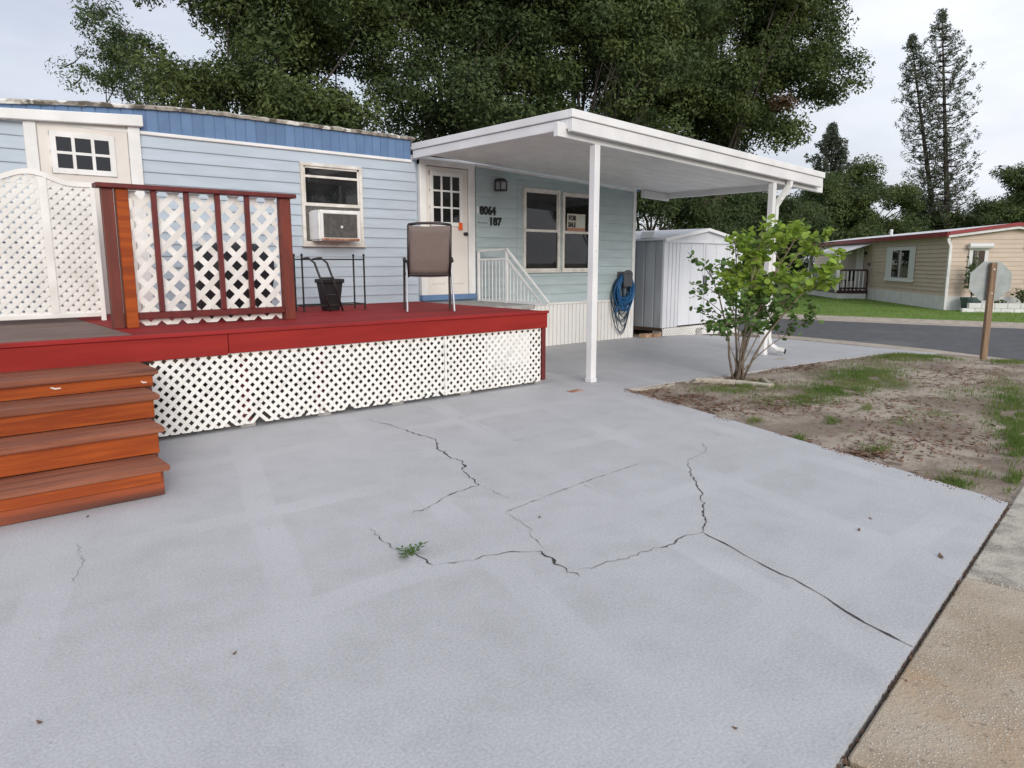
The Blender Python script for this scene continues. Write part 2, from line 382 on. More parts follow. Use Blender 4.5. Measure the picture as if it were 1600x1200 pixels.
rng = random.Random(7); nr = np.random.default_rng(11)

# ================================================================== SETTING
# ground sheet to the horizon
def sheet(name, pts, mat, z=None, thick=0, cuts=(), kind='structure', parent=None, zoff=0):
    bm = bmesh.new(); f = bm.faces.new([bm.verts.new((p[0], p[1], 0)) for p in pts])
    for c in cuts: bmesh.ops.bisect_plane(bm, geom=bm.verts[:] + bm.edges[:] + bm.faces[:], plane_co=(c, 0, 0), plane_no=(1, 0, 0))
    bmesh.ops.triangulate(bm, faces=bm.faces[:])
    bmesh.ops.recalc_face_normals(bm, faces=bm.faces[:])
    if sum(f.normal.z for f in bm.faces) < 0: bmesh.ops.reverse_faces(bm, faces=bm.faces[:])
    if thick:
        r = bmesh.ops.extrude_face_region(bm, geom=bm.faces[:])
        top = {v for v in r['geom'] if isinstance(v, bmesh.types.BMVert)}
        for v in bm.verts: v.co.z = (T(v.co.x) if z is None else z) + zoff - (0 if v in top else thick)
        bmesh.ops.recalc_face_normals(bm, faces=bm.faces[:])
    else:
        for v in bm.verts: v.co.z = (T(v.co.x) if z is None else z) + zoff
    me = bpy.data.meshes.new(name); bm.to_mesh(me); bm.free(); me.materials.append(mat)
    o = bpy.data.objects.new(name, me); col.objects.link(o)
    if kind: o['kind'] = kind
    if parent: o.parent = parent
    return o
sheet('ground', [(-400, -400), (400, -400), (400, 400), (-400, 400)], m_earth, z=-.45)

near = [(16.35, 60), (16.3, 20), (16.2, 10), (16.05, 7.5), (15.75, 5.6), (15.25, 4.2), (14.5, 2.9), (13.4, 1.5), (11.8, .2), (9.6, -.8), (6.5, -1.5), (2, -2.1), (-12, -3.9), (-60, -10)]
far = [(20.4, 60), (21.3, 20), (21.9, 12.2), (22.7, 9), (23.7, 5.8), (25.5, 0), (27, -4), (32, -8), (45, -11), (60, -12)]
# asphalt: the side road and the street it meets, one sheet
sheet('road', near + [(-60, -16), (60, -20)] + far[::-1], m_asph, z=-.30)
def kerb(name, line, w, side, z, h):
    mb = MB(); L = []
    for i, p in enumerate(line):
        a = Vector(line[max(0, i - 1)]); b = Vector(line[min(len(line) - 1, i + 1)]); d = (b - a).normalized(); nrm = Vector((-d.y, d.x)) * side
        p = Vector(p); L.append([(p - nrm * .50, z), (p - nrm * .48, z + .010), (p + nrm * .10, z + .012), (p + nrm * (w - .12), z + h), (p + nrm * w, z + h), (p + nrm * w, z - .15)])
    vs = [(q.x, q.y, zz) for s_ in L for q, zz in s_]; k = 6; fs = []
    for i in range(len(L) - 1):
        for j in range(k - 1): fs.append((i * k + j, (i + 1) * k + j, (i + 1) * k + j + 1, i * k + j + 1))
    mb.add(vs, fs); o = mb.build(name, m_curb); o['kind'] = 'structure'; return o
kerb('kerb', near, .52, -1, -.30, .06)
kerb('kerb', far, .5, 1, -.30, .09)
# lawn across the road
lawn_poly = [(20.2, 58), (21.3, 20), (21.95, 12.4), (22.8, 9.2), (23.8, 6), (25.6, .2), (27, -3.8), (32, -7.6), (60, -11), (90, 0), (90, 60)]
sheet('lawn', [(p[0] + .42, p[1]) for p in lawn_poly], m_lawn, z=-.215)

# driveway and carport slab
slab = sheet('driveway', [(-12, -.94), (2, .84), (5.23, 1.25), (5.55, 2.2), (5.92, 3.4), (6.28, 4.55), (6.45, 5.2), (6.6, 5.5), (9, 5.28), (11.5, 5.05), (13.9, 4.8), (15.1, 4.95), (15.45, 6.2), (15.62, 8.95), (11.3, 9.28), (11.3, 13), (-12, 13)],
             MATS['slab'], thick=.12, cuts=[12 + .5 * i for i in range(8)])
# pale cement edge along the flower bed
sheet('driveway_apron', [(6.62, 5.50), (8.3, 5.36), (8.3, 5.22), (6.75, 5.36)], m_edging, z=-.004, thick=.05)

def jag(pts, amp, step, seed):
    r = random.Random(seed); res = []
    for i in range(len(pts) - 1):
        a = Vector(pts[i]); b = Vector(pts[i + 1]); n = max(1, int((b - a).length / step))
        nrm = Vector((-(b - a).y, (b - a).x)).normalized()
        for k in range(n): res.append(a.lerp(b, k / n) + nrm * (r.gauss(0, amp) if k else 0))
    res.append(Vector(pts[-1])); return res
def crack(pix, w0, w1, seed, mat=m_crack, amp=.010, step=.032):
    r = random.Random(seed); P = jag([tuple(gz(*p)[:2]) for p in pix], amp, step, seed); n = len(P); vs = []; fs = []
    for i, p in enumerate(P):
        d = (P[min(i + 1, n - 1)] - P[max(i - 1, 0)]).normalized(); nrm = Vector((-d.y, d.x))
        w = .78 * (w0 + (w1 - w0) * i / (n - 1)) * (r.uniform(.25, 1.3) if r.random() < .86 else r.uniform(1.6, 2.6)) / 2
        if i in (0, n - 1): w *= .3
        vs += [(p.x + nrm.x * w, p.y + nrm.y * w, T(p.x) + .003), (p.x - nrm.x * w, p.y - nrm.y * w, T(p.x) + .003)]
    fs = [(2 * i, 2 * i + 1, 2 * i + 3, 2 * i + 2) for i in range(n - 1)]
    return MB().add(vs, fs).build('crack', mat, slab)
crack([(570, 655), (610, 664), (648, 678), (680, 686), (683, 700), (700, 713), (724, 722), (725, 738), (748, 757)], .006, .014, 1)
crack([(748, 757), (700, 775), (683, 786), (660, 798), (645, 803)], .010, .004, 2)
crack([(578, 826), (600, 848), (614, 858), (640, 864), (660, 872), (676, 883)], .004, .008, 3)
crack([(676, 883), (740, 876), (765, 868), (800, 862), (846, 862)], .003, .007, 4)
crack([(846, 862), (866, 876), (885, 889), (906, 901)], .014, .006, 5)
crack([(903, 891), (960, 877), (1010, 862), (1045, 852), (1065, 840), (1098, 832)], .004, .007, 6)
crack([(1098, 832), (1102, 812), (1100, 795), (1095, 775), (1088, 755), (1080, 740), (1074, 722)], .013, .006, 7)
crack([(1074, 722), (1095, 710), (1105, 700), (1098, 692)], .004, .004, 8, m_fine)
crack([(1098, 832), (1160, 866), (1205, 890), (1240, 905), (1275, 925), (1320, 955), (1370, 983), (1428, 1012)], .009, .012, 9, amp=.005, step=.05)
crack([(748, 757), (798, 780)], .003, .003, 10, m_fine)
crack([(790, 800), (905, 756), (1000, 724)], .006, .005, 11, m_fine, amp=.003)
crack([(790, 800), (825, 824), (846, 860)], .004, .004, 12, m_fine)
crack([(735, 692), (800, 690), (900, 668)], .004, .003, 13, m_fine, amp=.003)
crack([(1115, 676), (1125, 681), (1150, 680)], .006, .004, 14, m_fine)
crack([(715, 650), (770, 677)], .003, .003, 15, m_fine)
crack([(122, 850), (128, 880), (115, 910)], .004, .003, 16, m_fine)
crack([(915, 757), (940, 772)], .003, .003, 17, m_fine)

# sidewalk: separate old slabs, dirt in the joint along the driveway
def swy(x): return .84 + (x - 2) * .127
sw = sheet('sidewalk', [(-12, swy(-12) + .03), (12.3, swy(12.3) - .95), (11.2, -.2), (9.6, -.45), (5, swy(5) - 1.62), (-12, swy(-12) - 1.62)], m_litter, z=-.075)
j = -11.92; k = 0
while j < 9.5:
    x0, x1 = j + .014, j + 1.75 - .014; sk = .127
    mb = MB(); W = 1.5; g = .014
    def corner(x, off): return (x + off * sk, swy(x) - off)
    zt = -.007 - .004 * (k % 2)
    q = [corner(x0, W), corner(x1, W), corner(x1, g), corner(x0, g)]
    mb.hexa([(a, b, -.12) for a, b in q], [(a, b, zt) for a, b in q])
    mb.build('sidewalk_slab', MATS['sidewalk' if k < 9 else 'sidewalk_grey'], sw, bevel=.010)
    j += 1.75; k += 1
# dirt and gravel crumbs in the joint
mb = MB()
for i in range(900):
    x = rng.uniform(-2, 5.3); y = swy(x) - .010 + rng.gauss(0, .006 if rng.random() < .85 else .025); s_ = rng.uniform(.002, .006)
    if rng.random() < .01: s_ = .012
    mb.add([(x + s_ * math.cos(a), y + s_ * math.sin(a), -.016) for a in (0, 2, 4)] + [(x, y, -.012 + s_ * 1.3)], [(0, 1, 3), (1, 2, 3), (2, 0, 3)])
tag(mb.build('joint_gravel', m_litter), 'dark dirt and gravel crumbs in the joint between driveway and sidewalk', 'gravel', kind='stuff')

# yard
nx, ny = 150, 100; gxs = np.linspace(4.6, 15.9, nx); gys = np.linspace(-.2, 5.75, ny); V = []
for y in gys:
    for x in gxs:
        h = mnoise.noise(Vector((x * .8, y * .8, 0))) * .03 + mnoise.noise(Vector((x * 3, y * 3, 5))) * .014
        e = min(1, max(0, (x - (5.25 + (y - 1.25) * .32)) / .8)); V.append((x, y, T(x) - .035 + (h + .022) * e))
F = [(j * nx + i, j * nx + i + 1, (j + 1) * nx + i + 1, (j + 1) * nx + i) for j in range(ny - 1) for i in range(nx - 1)]
def near_x(y):
    pts = sorted((p[1], p[0]) for p in near if -1 < p[1] < 21); return float(np.interp(y, [p[0] for p in pts], [p[1] for p in pts]))
F = [f for f in F if V[f[0]][0] < near_x(V[f[0]][1]) - .25 and V[f[0]][1] > swy(V[f[0]][0]) - .4]
yard = npmesh('yard_soil', V, F, MATS['soil']); yard['kind'] = 'structure'; yard.data.shade_smooth()
def yz(x, y):
    i = min(nx - 1, max(0, int((x - 4.6) / (11.3 / (nx - 1))))); jj = min(ny - 1, max(0, int((y + .2) / (5.95 / (ny - 1))))); return V[jj * nx + i][2]
def in_yard(x, y):
    edge = np.interp(y, [1.25, 2.2, 3.4, 4.55, 5.2, 5.5], [5.25, 5.57, 5.94, 6.3, 6.48, 6.62])
    return x > edge and x < near_x(y) - .5 and y > swy(x) + .02 and y < 5.48 - (x - 6.6) * .096
# yard behind the house and under the shed
sheet('side_yard', [(11.3, 9.2), (15.6, 8.9), (15.8, 30), (-20, 30), (-20, 12.9), (11.3, 12.9)], MATS['soil'], cuts=[12, 13, 14, 15], zoff=-.02)

def blades(name, pts, mat, hmin, hmax, wd, label, cat, lean=.5):
    n = len(pts); P = np.array(pts); a = nr.uniform(0, 2 * math.pi, n); h = nr.uniform(hmin, hmax, n)
    dx = np.cos(a) * wd; dy = np.sin(a) * wd; l1 = nr.normal(0, lean, n) * h; l2 = nr.normal(0, lean, n) * h
    v0 = P - np.stack([dx, dy, np.full(n, .01)], 1); v1 = P + np.stack([dx, dy, np.full(n, -.01)], 1); v2 = P + np.stack([l1, l2, h], 1)
    VV = np.stack([v0, v1, v2], 1).reshape(-1, 3); FF = np.arange(3 * n).reshape(-1, 3)
    return tag(npmesh(name, VV, FF, mat, k=3), label, cat, kind='stuff')
pts = []
patches = [(1350, 590, 75, 20, 3600), (1420, 560, 70, 9, 2600), (1300, 612, 60, 10, 1500), (1580, 640, 45, 40, 2400), (1590, 690, 30, 30, 1200), (1185, 606, 40, 7, 900), (1250, 628, 70, 9, 900), (1130, 612, 60, 8, 500),
           (1180, 659, 12, 5, 90), (1300, 661, 12, 6, 110), (1248, 688, 9, 6, 110), (1355, 640, 10, 5, 70), (1370, 705, 22, 8, 160), (1480, 760, 45, 14, 520), (1590, 755, 25, 18, 320), (1520, 745, 40, 10, 120), (1580, 560, 40, 8, 700), (1500, 620, 60, 18, 260), (1560, 600, 40, 20, 300), (1430, 660, 80, 25, 160)]
for (px, py, sx, sy, n) in patches:
    for i in range(int(n * 1.7)):
        u_, v_ = rng.gauss(0, .5), rng.gauss(0, .5)
        p = gz(px + u_ * sx, py + v_ * sy, -.03); x, y = float(p[0]), float(p[1])
        if in_yard(x, y) and mnoise.noise(Vector((x * 5, y * 5, 3))) > -.25: pts.append((x, y, yz(x, y)))
blades('grass', pts, m_grass, .02, .06, .004, 'thin patches of green grass growing in the bare sandy yard', 'grass')
pts = []
for i in range(26000):
    x = rng.uniform(22, 34); y = rng.uniform(-3, 24)
    xl = np.interp(y, [-3.8, .2, 6, 9.2, 12.4, 20], [27, 25.6, 23.8, 22.8, 21.95, 21.3]) + .5
    dxy = ((x - 28.5) * .663 - (y - 9.4) * .749, (x - 28.5) * .749 + (y - 9.4) * .663)
    if x > xl and not (dxy[0] > -.4 and dxy[1] > -.4): pts.append((x, y, -.215))
blades('lawn_grass', pts, m_grassn, .03, .07, .012, 'mown green lawn grass across the road', 'grass')
# litter on the soil
mb = MB()
lit = [(1150, 600, 60, 7, 500), (1230, 575, 70, 8, 900), (1330, 555, 70, 6, 500), (1200, 635, 90, 14, 700), (1060, 625, 60, 8, 500), (1110, 640, 40, 8, 250), (1220, 690, 35, 6, 350), (1340, 712, 50, 8, 500), (1450, 690, 120, 30, 700), (1440, 755, 50, 8, 400), (1500, 590, 90, 18, 700), (1400, 640, 120, 30, 700), (1020, 612, 30, 4, 200)]
for (px, py, sx, sy, n) in lit:
    for i in range(int(n * .65)):
        p = gz(px + rng.gauss(0, .6) * sx, py + rng.gauss(0, .6) * sy, -.03); x, y = float(p[0]), float(p[1])
        if not in_yard(x, y): continue
        a = rng.uniform(0, 6.28); l = rng.uniform(.012, .04); w = rng.uniform(.004, .011); z = yz(x, y) + rng.uniform(.004, .018); t = rng.uniform(-.012, .012)
        c, s_ = math.cos(a), math.sin(a)
        mb.add([(x - c * l, y - s_ * l, z), (x - s_ * w, y + c * w, z + t), (x + c * l, y + s_ * l, z + abs(t)), (x + s_ * w, y - c * w, z - t * .3)], [(0, 1, 2, 3)])
tag(mb.build('mulch', m_chip), 'brown mulch chips and dry leaves scattered over the yard soil', 'mulch', kind='stuff')

# soil crumbs and dead leaf bits spilling over the slab edge
mb = MB(); EP = [(5.23, 1.25), (5.55, 2.2), (5.92, 3.4), (6.28, 4.55), (6.45, 5.2), (6.6, 5.5), (9, 5.28), (11.5, 5.05), (13.9, 4.8)]
for i in range(2600):
    k = rng.randrange(len(EP) - 1) if rng.random() < .45 else rng.randrange(5); t = rng.random(); a, b = EP[k], EP[k + 1]
    x = a[0] + (b[0] - a[0]) * t; y = a[1] + (b[1] - a[1]) * t
    if mnoise.noise(Vector((x * 2.2, y * 2.2, 8))) < -.05: continue
    o_ = abs(rng.gauss(0, .045)) - .03; d = Vector((b[1] - a[1], -(b[0] - a[0]))).normalized() if k < 5 else Vector((b[1] - a[1], -(b[0] - a[0]))).normalized()
    x -= d.x * o_; y -= d.y * o_; s_ = rng.uniform(.003, .010); an = rng.uniform(0, 6.28); z = T(x) + (.001 if o_ > 0 else -.012)
    mb.add([(x + s_ * math.cos(an + q), y + s_ * math.sin(an + q) * .7, z) for q in (0, 2.1, 4.2)] + [(x, y, z + s_ * .7)], [(0, 1, 3), (1, 2, 3), (2, 0, 3)])
tag(mb.build('edge_crumbs', m_chip), 'soil crumbs and leaf bits spilled along the driveway edge', 'soil', kind='stuff')

# ================================================================== MOBILE HOME
YW = 9.30
def rooftop(x): return 3.29 - (.16 * max(0, (3.4 - x) / 2.3) ** 1.6 if x < 3.4 else 0) * (1 if x > -2 else 1)
def rt_(x): return max(2.98, rooftop(x))
home = thing('mobile_home', 'light blue mobile home with darker blue fascia and white front door', 'mobile home', (4, YW, 0))
MB().box(-6, 11.2, YW + .03, 13.2, .02, 2.98).build('wall', m_sid, home)
mb = MB(); mb.box(-6, 11.2, YW + .06, 13.2, 2.985, 3.05).build('ceiling_plate', m_white, home)
# clapboards
def clap(x0, x1, z0, ex, mat, y=YW):
    q = [(y + .028, z0 - .004), (y - .020, z0 - .004), (y - .020, z0 + .010), (y - .002, z0 + ex + .012), (y + .028, z0 + ex + .012)]
    return MB().hexa([(x0, a, b) for a, b in q], [(x1, a, b) for a, b in q]).build('siding_board', mat, home)
ex = (2.93 - .88) / 15
for i in range(15):
    clap(-6, 6.17, .88 + ex * i, ex, m_sid)
ex2 = (2.84 - .77) / 13
for i in range(14):
    clap(7.30, 8.165, .77 + ex2 * i, ex2, m_sid2); clap(8.17, 11.16, .77 + ex2 * i, ex2, m_sid2)
MB().box(-6, 6.12, YW - .028, YW + .02, .845, .885).build('base_trim', m_vinyl, home, bevel=.004)
MB().box(-6, 6.10, YW - .034, YW + .02, 2.925, 2.965).build('eave_trim', m_white, home, bevel=.006)
mb = MB(); czt = lambda x: 3.175 - .040 * (x - 6.1) - .124
mb.hexa([(7.26, YW - .07, czt(7.26) - .04), (11.16, YW - .07, czt(11.16) - .04), (11.16, YW + .02, czt(11.16) - .04), (7.26, YW + .02, czt(7.26) - .04)], [(7.26, YW - .07, czt(7.26)), (11.16, YW - .07, czt(11.16)), (11.16, YW + .02, czt(11.16)), (7.26, YW + .02, czt(7.26))])
mb.build('eave_trim', m_white, home, bevel=.006)
MB().box(11.15, 11.235, YW - .035, YW + .05, .0, 2.90).build('corner_trim', m_white, home, bevel=.006)
MB().box(11.2, 11.225, YW + .05, 13.2, .76, 2.9).build('end_wall', m_sid2, home)
# blue fascia panels, one by one
x = -2.6
while x < 6.08:
    x1 = min(x + .125, 6.10); mb = MB()
    mb.hexa([(x + .002, YW - .013, 2.962), (x1 - .005, YW - .013, 2.962), (x1 - .005, YW + .025, 2.962), (x + .002, YW + .025, 2.962)],
            [(x + .002, YW - .013, rt_(x) - .045), (x1 - .005, YW - .013, rt_(x1) - .045), (x1 - .005, YW + .025, rt_(x1) - .045), (x + .002, YW + .025, rt_(x) - .045)])
    mb.build('fascia_panel', m_fas, home, bevel=.003); x += .128
mb = MB(); xs = list(np.linspace(-2.6, 6.1, 60))
for a, b in zip(xs[:-1], xs[1:]):
    mb.hexa([(a, YW - .005, 2.965), (b, YW - .005, 2.965), (b, YW + .03, 2.965), (a, YW + .03, 2.965)], [(a, YW - .005, rt_(a) - .045), (b, YW - .005, rt_(b) - .045), (b, YW + .03, rt_(b) - .045), (a, YW + .03, rt_(a) - .045)])
mb.build('fascia_backing', m_fas, home)
# weathered edge and roof
xs = list(np.linspace(-6, 6.15, 240)); sec = []
for x in xs:
    n1 = mnoise.noise(Vector((x * 6, 0, 1))) * .012; n2 = mnoise.noise(Vector((x * 17, 4, 1))) * .008
    top = rt_(x) + n1 + n2; bot = rt_(x) - .05 + mnoise.noise(Vector((x * 11, 9, 2))) * .008; yf = YW - .05 + n2
    sec.append([(x, yf, bot), (x, yf - .012, top - .02), (x, yf + .02, top), (x, YW + .3, top + .03), (x, YW + .3, bot - .05), (x, YW, bot)])
vs = [p for s_ in sec for p in s_]; fs = []
for i in range(len(sec) - 1):
    for k in range(6): fs.append((i * 6 + k, i * 6 + (k + 1) % 6, (i + 1) * 6 + (k + 1) % 6, (i + 1) * 6 + k))
MB().add(vs, fs).build('roof_edge', m_roofedge, home)
xs = list(np.linspace(-6, 11.25, 60)); ys = [(YW + .2, .0), (YW + 1, .09), (YW + 2, .13), (YW + 3, .09), (YW + 3.95, -.02)]
vs = [(x, y, (rt_(x) if x < 6.2 else 3.17) + dz + .005) for x in xs for y, dz in ys] ; k = 5
fs = [(i * k + j, (i + 1) * k + j, (i + 1) * k + j + 1, i * k + j + 1) for i in range(len(xs) - 1) for j in range(k - 1)]
rf = MB().add(vs, fs).build('roof', m_rooft, home); rf.modifiers.new('t', 'SOLIDIFY').thickness = .03
# skirting
mb = MB(); x = 6.2
while x < 11.13:
    mb.hexa([(x, YW + .02, .004), (x, YW - .012, .004), (x + .03, YW - .020, .004), (x + .075, YW - .020, .004), (x + .088, YW - .008, .004), (x + .095, YW + .02, .004)],
            [(x, YW + .02, .735), (x, YW - .012, .735), (x + .03, YW - .020, .735), (x + .075, YW - .020, .735), (x + .088, YW - .008, .735), (x + .095, YW + .02, .735)]); x += .098
mb.build('skirting', m_skirt, home)
MB().box(6.2, 11.15, YW - .04, YW + .02, .735, .772).build('skirting_trim', m_vinyl, home, bevel=.006)
MB().box(-6, 6.2, YW, YW + .02, .0, .85).build('skirting', m_skirt, home)
MB().box(11.24, 11.34, YW - .04, YW + .35, 2.83, 2.97).build('gutter_end', m_fas, home, bevel=.01)

# front door
door = MB().box(6.345, 7.12, YW - .030, YW + .02, .985, 2.90).build('door', m_doorw, home, bevel=.004); tag(door, 'cream front door with nine dark panes')
mb = MB(); mb.box(6.22, 6.335, YW - .055, YW + .02, .985, 2.99); mb.box(7.13, 7.255, YW - .055, YW + .02, .985, 2.99); mb.box(6.22, 7.255, YW - .058, YW + .02, 2.91, 3.0)
mb.build('door_frame', m_white, door, bevel=.006)
MB().box(6.22, 7.26, YW - .07, YW + .02, .90, .985).build('threshold', m_fas, door, bevel=.006)
px0, px1, pz0, pz1 = 6.43, 6.985, 2.06, 2.80
mb = MB()
for i in range(4):
    xx = px0 + (px1 - px0) * i / 3; w = .030 if i in (0, 3) else .014; mb.box(xx - w, xx + w, YW - .052, YW - .028, pz0 - .03, pz1 + .03)
for i in range(4):
    zz = pz0 + (pz1 - pz0) * i / 3; w = .030 if i in (0, 3) else .013; mb.box(px0 - .03, px1 + .03, YW - .049, YW - .029, zz - w, zz + w)
mb.build('glazing_bars', m_white, door)
for i in range(3):
    for k in range(3):
        xx = px0 + (px1 - px0) * i / 3; zz = pz0 + (pz1 - pz0) * k / 3
        MB().box(xx + .005, xx + (px1 - px0) / 3 - .005, YW - .038, YW - .026, zz + .005, zz + (pz1 - pz0) / 3 - .005).build('pane', m_glassw, door)
mb = MB(); 
for (a, b) in ((6.42, 6.67), (6.78, 7.03)): mb.box(a, b, YW - .040, YW - .028, 1.15, 1.85)
mb.build('raised_panel', m_doorw, door, bevel=.01)
mb = MB(); mb.tube([(7.06, YW - .02, 1.92), (7.06, YW - .085, 1.92)], .028, 10); mb.build('handle', m_bronze, door, smooth=True)
MB().box(6.93, 7.0, YW - .060, YW - .050, 1.98, 2.09).build('sticker', m_orangelab, door)
# side door on the left with header
d2 = MB().box(1.43, 2.30, YW - .030, YW + .02, .9, 2.99).build('door', m_doorw, home, bevel=.004); tag(d2, 'cream side door with six small dark panes')
mb = MB(); mb.box(1.31, 1.425, YW - .060, YW + .02, .9, 2.98); mb.box(2.305, 2.43, YW - .060, YW + .02, .9, 3.0); mb.build('door_frame', m_white, d2, bevel=.006)
mb = MB(); mb.hexa([(.2, YW - .11, 2.88), (2.46, YW - .11, 3.0), (2.46, YW + .01, 3.0), (.2, YW + .01, 2.88)], [(.2, YW - .11, 2.97), (2.46, YW - .11, 3.125), (2.46, YW + .01, 3.125), (.2, YW + .01, 2.97)])
mb.build('header', m_white, d2, bevel=.008)
px0, px1, pz0, pz1 = 1.565, 2.13, 2.46, 2.84; mb = MB()
for i in range(4):
    xx = px0 + (px1 - px0) * i / 3; w = .028 if i in (0, 3) else .016; mb.box(xx - w, xx + w, YW - .050, YW - .028, pz0 - .028, pz1 + .028)
for i in range(3):
    zz = pz0 + (pz1 - pz0) * i / 2; w = .028 if i in (0, 2) else .014; mb.box(px0 - .028, px1 + .028, YW - .047, YW - .029, zz - w, zz + w)
mb.build('glazing_bars', m_white, d2)
for i in range(3):
    for k in range(2):
        xx = px0 + (px1 - px0) * i / 3; zz = pz0 + (pz1 - pz0) * k / 2
        MB().box(xx + .005, xx + (px1 - px0) / 3 - .005, YW - .037, YW - .026, zz + .005, zz + (pz1 - pz0) / 2 - .005).build('pane', m_glass, d2)

# windows
def window(x0, x1, z0, z1, zm, label, lower=True):
    w = MB()
    for (a, b, c, d) in ((x0, x1, z1 - .045, z1), (x0, x1, z0, z0 + .045), (x0, x0 + .045, z0 + .045, z1 - .045), (x1 - .045, x1, z0 + .045, z1 - .045)): w.box(a, b, YW - .055, YW + .02, c, d)
    w = w.build('window', m_frame, home, bevel=.005); tag(w, label)
    s_ = MB(); s_.box(x0 + .045, x1 - .045, YW - .040, YW, zm - .022, zm + .022)
    for (a, b, c, d) in ((x0 + .045, x0 + .07, zm + .022, z1 - .045), (x1 - .07, x1 - .045, zm + .022, z1 - .045), (x0 + .045, x1 - .045, z1 - .07, z1 - .045)): s_.box(a, b, YW - .034, YW, c, d)
    s_.build('sash', m_frame, w, bevel=.003)
    MB().box(x0 + .06, x1 - .06, YW - .028, YW - .022, zm + .015, z1 - .06).build('pane', m_glassw, w)
    if lower: MB().box(x0 + .04, x1 - .04, YW - .025, YW - .021, z0 + .04, zm - .02).build('pane', m_glassw, w)
    MB().box(x0 - .02, x1 + .02, YW - .075, YW + .01, z0 - .028, z0 - .001).build('sill', m_frame, w, bevel=.004)
    return w
wa = window(4.35, 5.26, 1.72, 2.79, 2.25, 'weathered cream window holding the air conditioner', lower=False)
MB().box(4.42, 5.19, YW - .036, YW - .020, 2.60, 2.63).build('upper_bar', m_frame, wa)
MB().box(4.395, 5.215, YW - .026, YW - .021, 1.765, 2.225).build('filler_panel', m_acg, wa)
MB().box(5.055, 5.215, YW - .034, YW - .0265, 1.765, 2.19).build('side_curtain', m_shutter, wa)
window(8.30, 9.15, 1.33, 2.71, 2.015, 'left half of the double window under the carport')
w2 = window(9.22, 10.06, 1.33, 2.69, 2.005, 'right half of the double window under the carport')
# house numbers
put_text('house_number', '8064', .18, m_numb, home, (7.37, YW - .026, 2.24), .93, .007)
put_text('house_number', '187', .175, m_numb, home, (7.56, YW - .026, 2.075), 1.0, .007)
MB().box(7.315, 7.355, YW - .024, YW - .01, 2.25, 2.36).build('number_backplate', m_shutter, home)
mb = MB()
for i in range(4): mb.box(7.345 + i * .05, 7.375 + i * .05, YW - .024, YW - .01, 2.10, 2.112)
mb.build('number_slot', m_greyp, home)

# ------- things on the house
ac = thing('air_conditioner', 'boxy white window air conditioner with dark rusty grille', 'air conditioner', (4.75, YW - .02, 1.77))
MB().box(4.44, 5.05, YW - .34, YW - .028, 1.765, 2.165).build('casing', m_acw, ac, bevel=.02, seg=2)
MB().box(4.50, 4.99, YW - .348, YW - .336, 1.81, 2.12).build('grille', m_acg, ac)
for i in range(14): MB().box(4.50, 4.99, YW - .356, YW - .347, 1.822 + i * .0215, 1.828 + i * .0215).build('fin', m_acg, ac)
mb = MB(); mb.box(4.47, 5.02, YW - .352, YW - .335, 1.772, 1.80); mb.build('rusty_lip', m_rust, ac, bevel=.004)
mb = MB(); mb.tube([(4.755, YW - .362, 1.95), (4.755, YW - .35, 1.95)], .018, 8); mb.build('badge', m_alu, ac)
la = thing('wall_lantern', 'small black wall lantern beside the front door', 'lantern', (7.72, YW, 2.66))
MB().box(7.685, 7.785, YW - .05, YW - .015, 2.68, 2.80).build('back_plate', m_black, la, bevel=.006)
mb = MB(); mb.hexa([(7.655, YW - .20, 2.755), (7.815, YW - .20, 2.755), (7.815, YW - .05, 2.755), (7.655, YW - .05, 2.755)], [(7.70, YW - .16, 2.81), (7.77, YW - .16, 2.81), (7.77, YW - .06, 2.81), (7.70, YW - .06, 2.81)])
mb.build('hood', m_black, la)
MB().box(7.675, 7.795, YW - .18, YW - .055, 2.635, 2.757).build('lamp_glass', M('lantern_glass', (.30, .31, .32), rough=.15), la)
mb = MB()
for a, b in ((7.67, YW - .185), (7.80, YW - .185), (7.67, YW - .05), (7.80, YW - .05)): mb.box(a - .007, a + .007, b - .007, b + .007, 2.62, 2.757)
mb.box(7.665, 7.805, YW - .19, YW - .045, 2.612, 2.634); mb.build('cage', m_black, la)
sg = thing('sale_sign', 'small pale for sale sign taped inside the right window', 'sign', (9.6, YW - .03, 2.04))
MB().box(9.34, 9.80, YW - .0335, YW - .0300, 2.03, 2.33).build('card', m_print, sg)
put_text('lettering', 'FOR', .12, m_numb, sg, (9.37, YW - .0385, 2.215), .85, .004); put_text('lettering', 'SALE', .12, m_numb, sg, (9.365, YW - .0385, 2.10), .75, .004)
MB().box(9.64, 9.78, YW - .0375, YW - .0335, 2.11, 2.30).build('notice', M('notice', (.5, .52, .48), rough=.7), sg)
MB().box(9.34, 9.80, YW - .0375, YW - .0335, 2.032, 2.085).build('red_strip', M('dull_red_print', (.42, .20, .14), rough=.7), sg)

hh = thing('hose_hanger', 'grey plastic hose hanger mounted on the wall corner', 'hose hanger', (10.83, YW, 1.0))
HX = 10.83
mb = MB(); mb.hexa([(HX - .10, YW - .03, 1.02), (HX + .10, YW - .03, 1.02), (HX + .10, YW + .0, 1.02), (HX - .10, YW + .0, 1.02)], [(HX - .10, YW - .03, 1.30), (HX + .10, YW - .03, 1.30), (HX + .10, YW, 1.30), (HX - .10, YW, 1.30)])
mb.build('back_plate', m_greyp, hh, bevel=.008)
vs = []; n = 12
mb = MB()
prof = [(HX - .12, 1.02), (HX + .12, 1.02), (HX + .125, 1.26)] + [(HX + .125 * math.cos(a), 1.26 + .075 * math.sin(a)) for a in np.linspace(.3, math.pi - .3, 7)] + [(HX - .125, 1.26)]
mb.hexa([(a, YW - .19, b) for a, b in prof], [(a, YW - .225, b) for a, b in prof]); mb.build('front_plate', m_greyp, hh, bevel=.006)
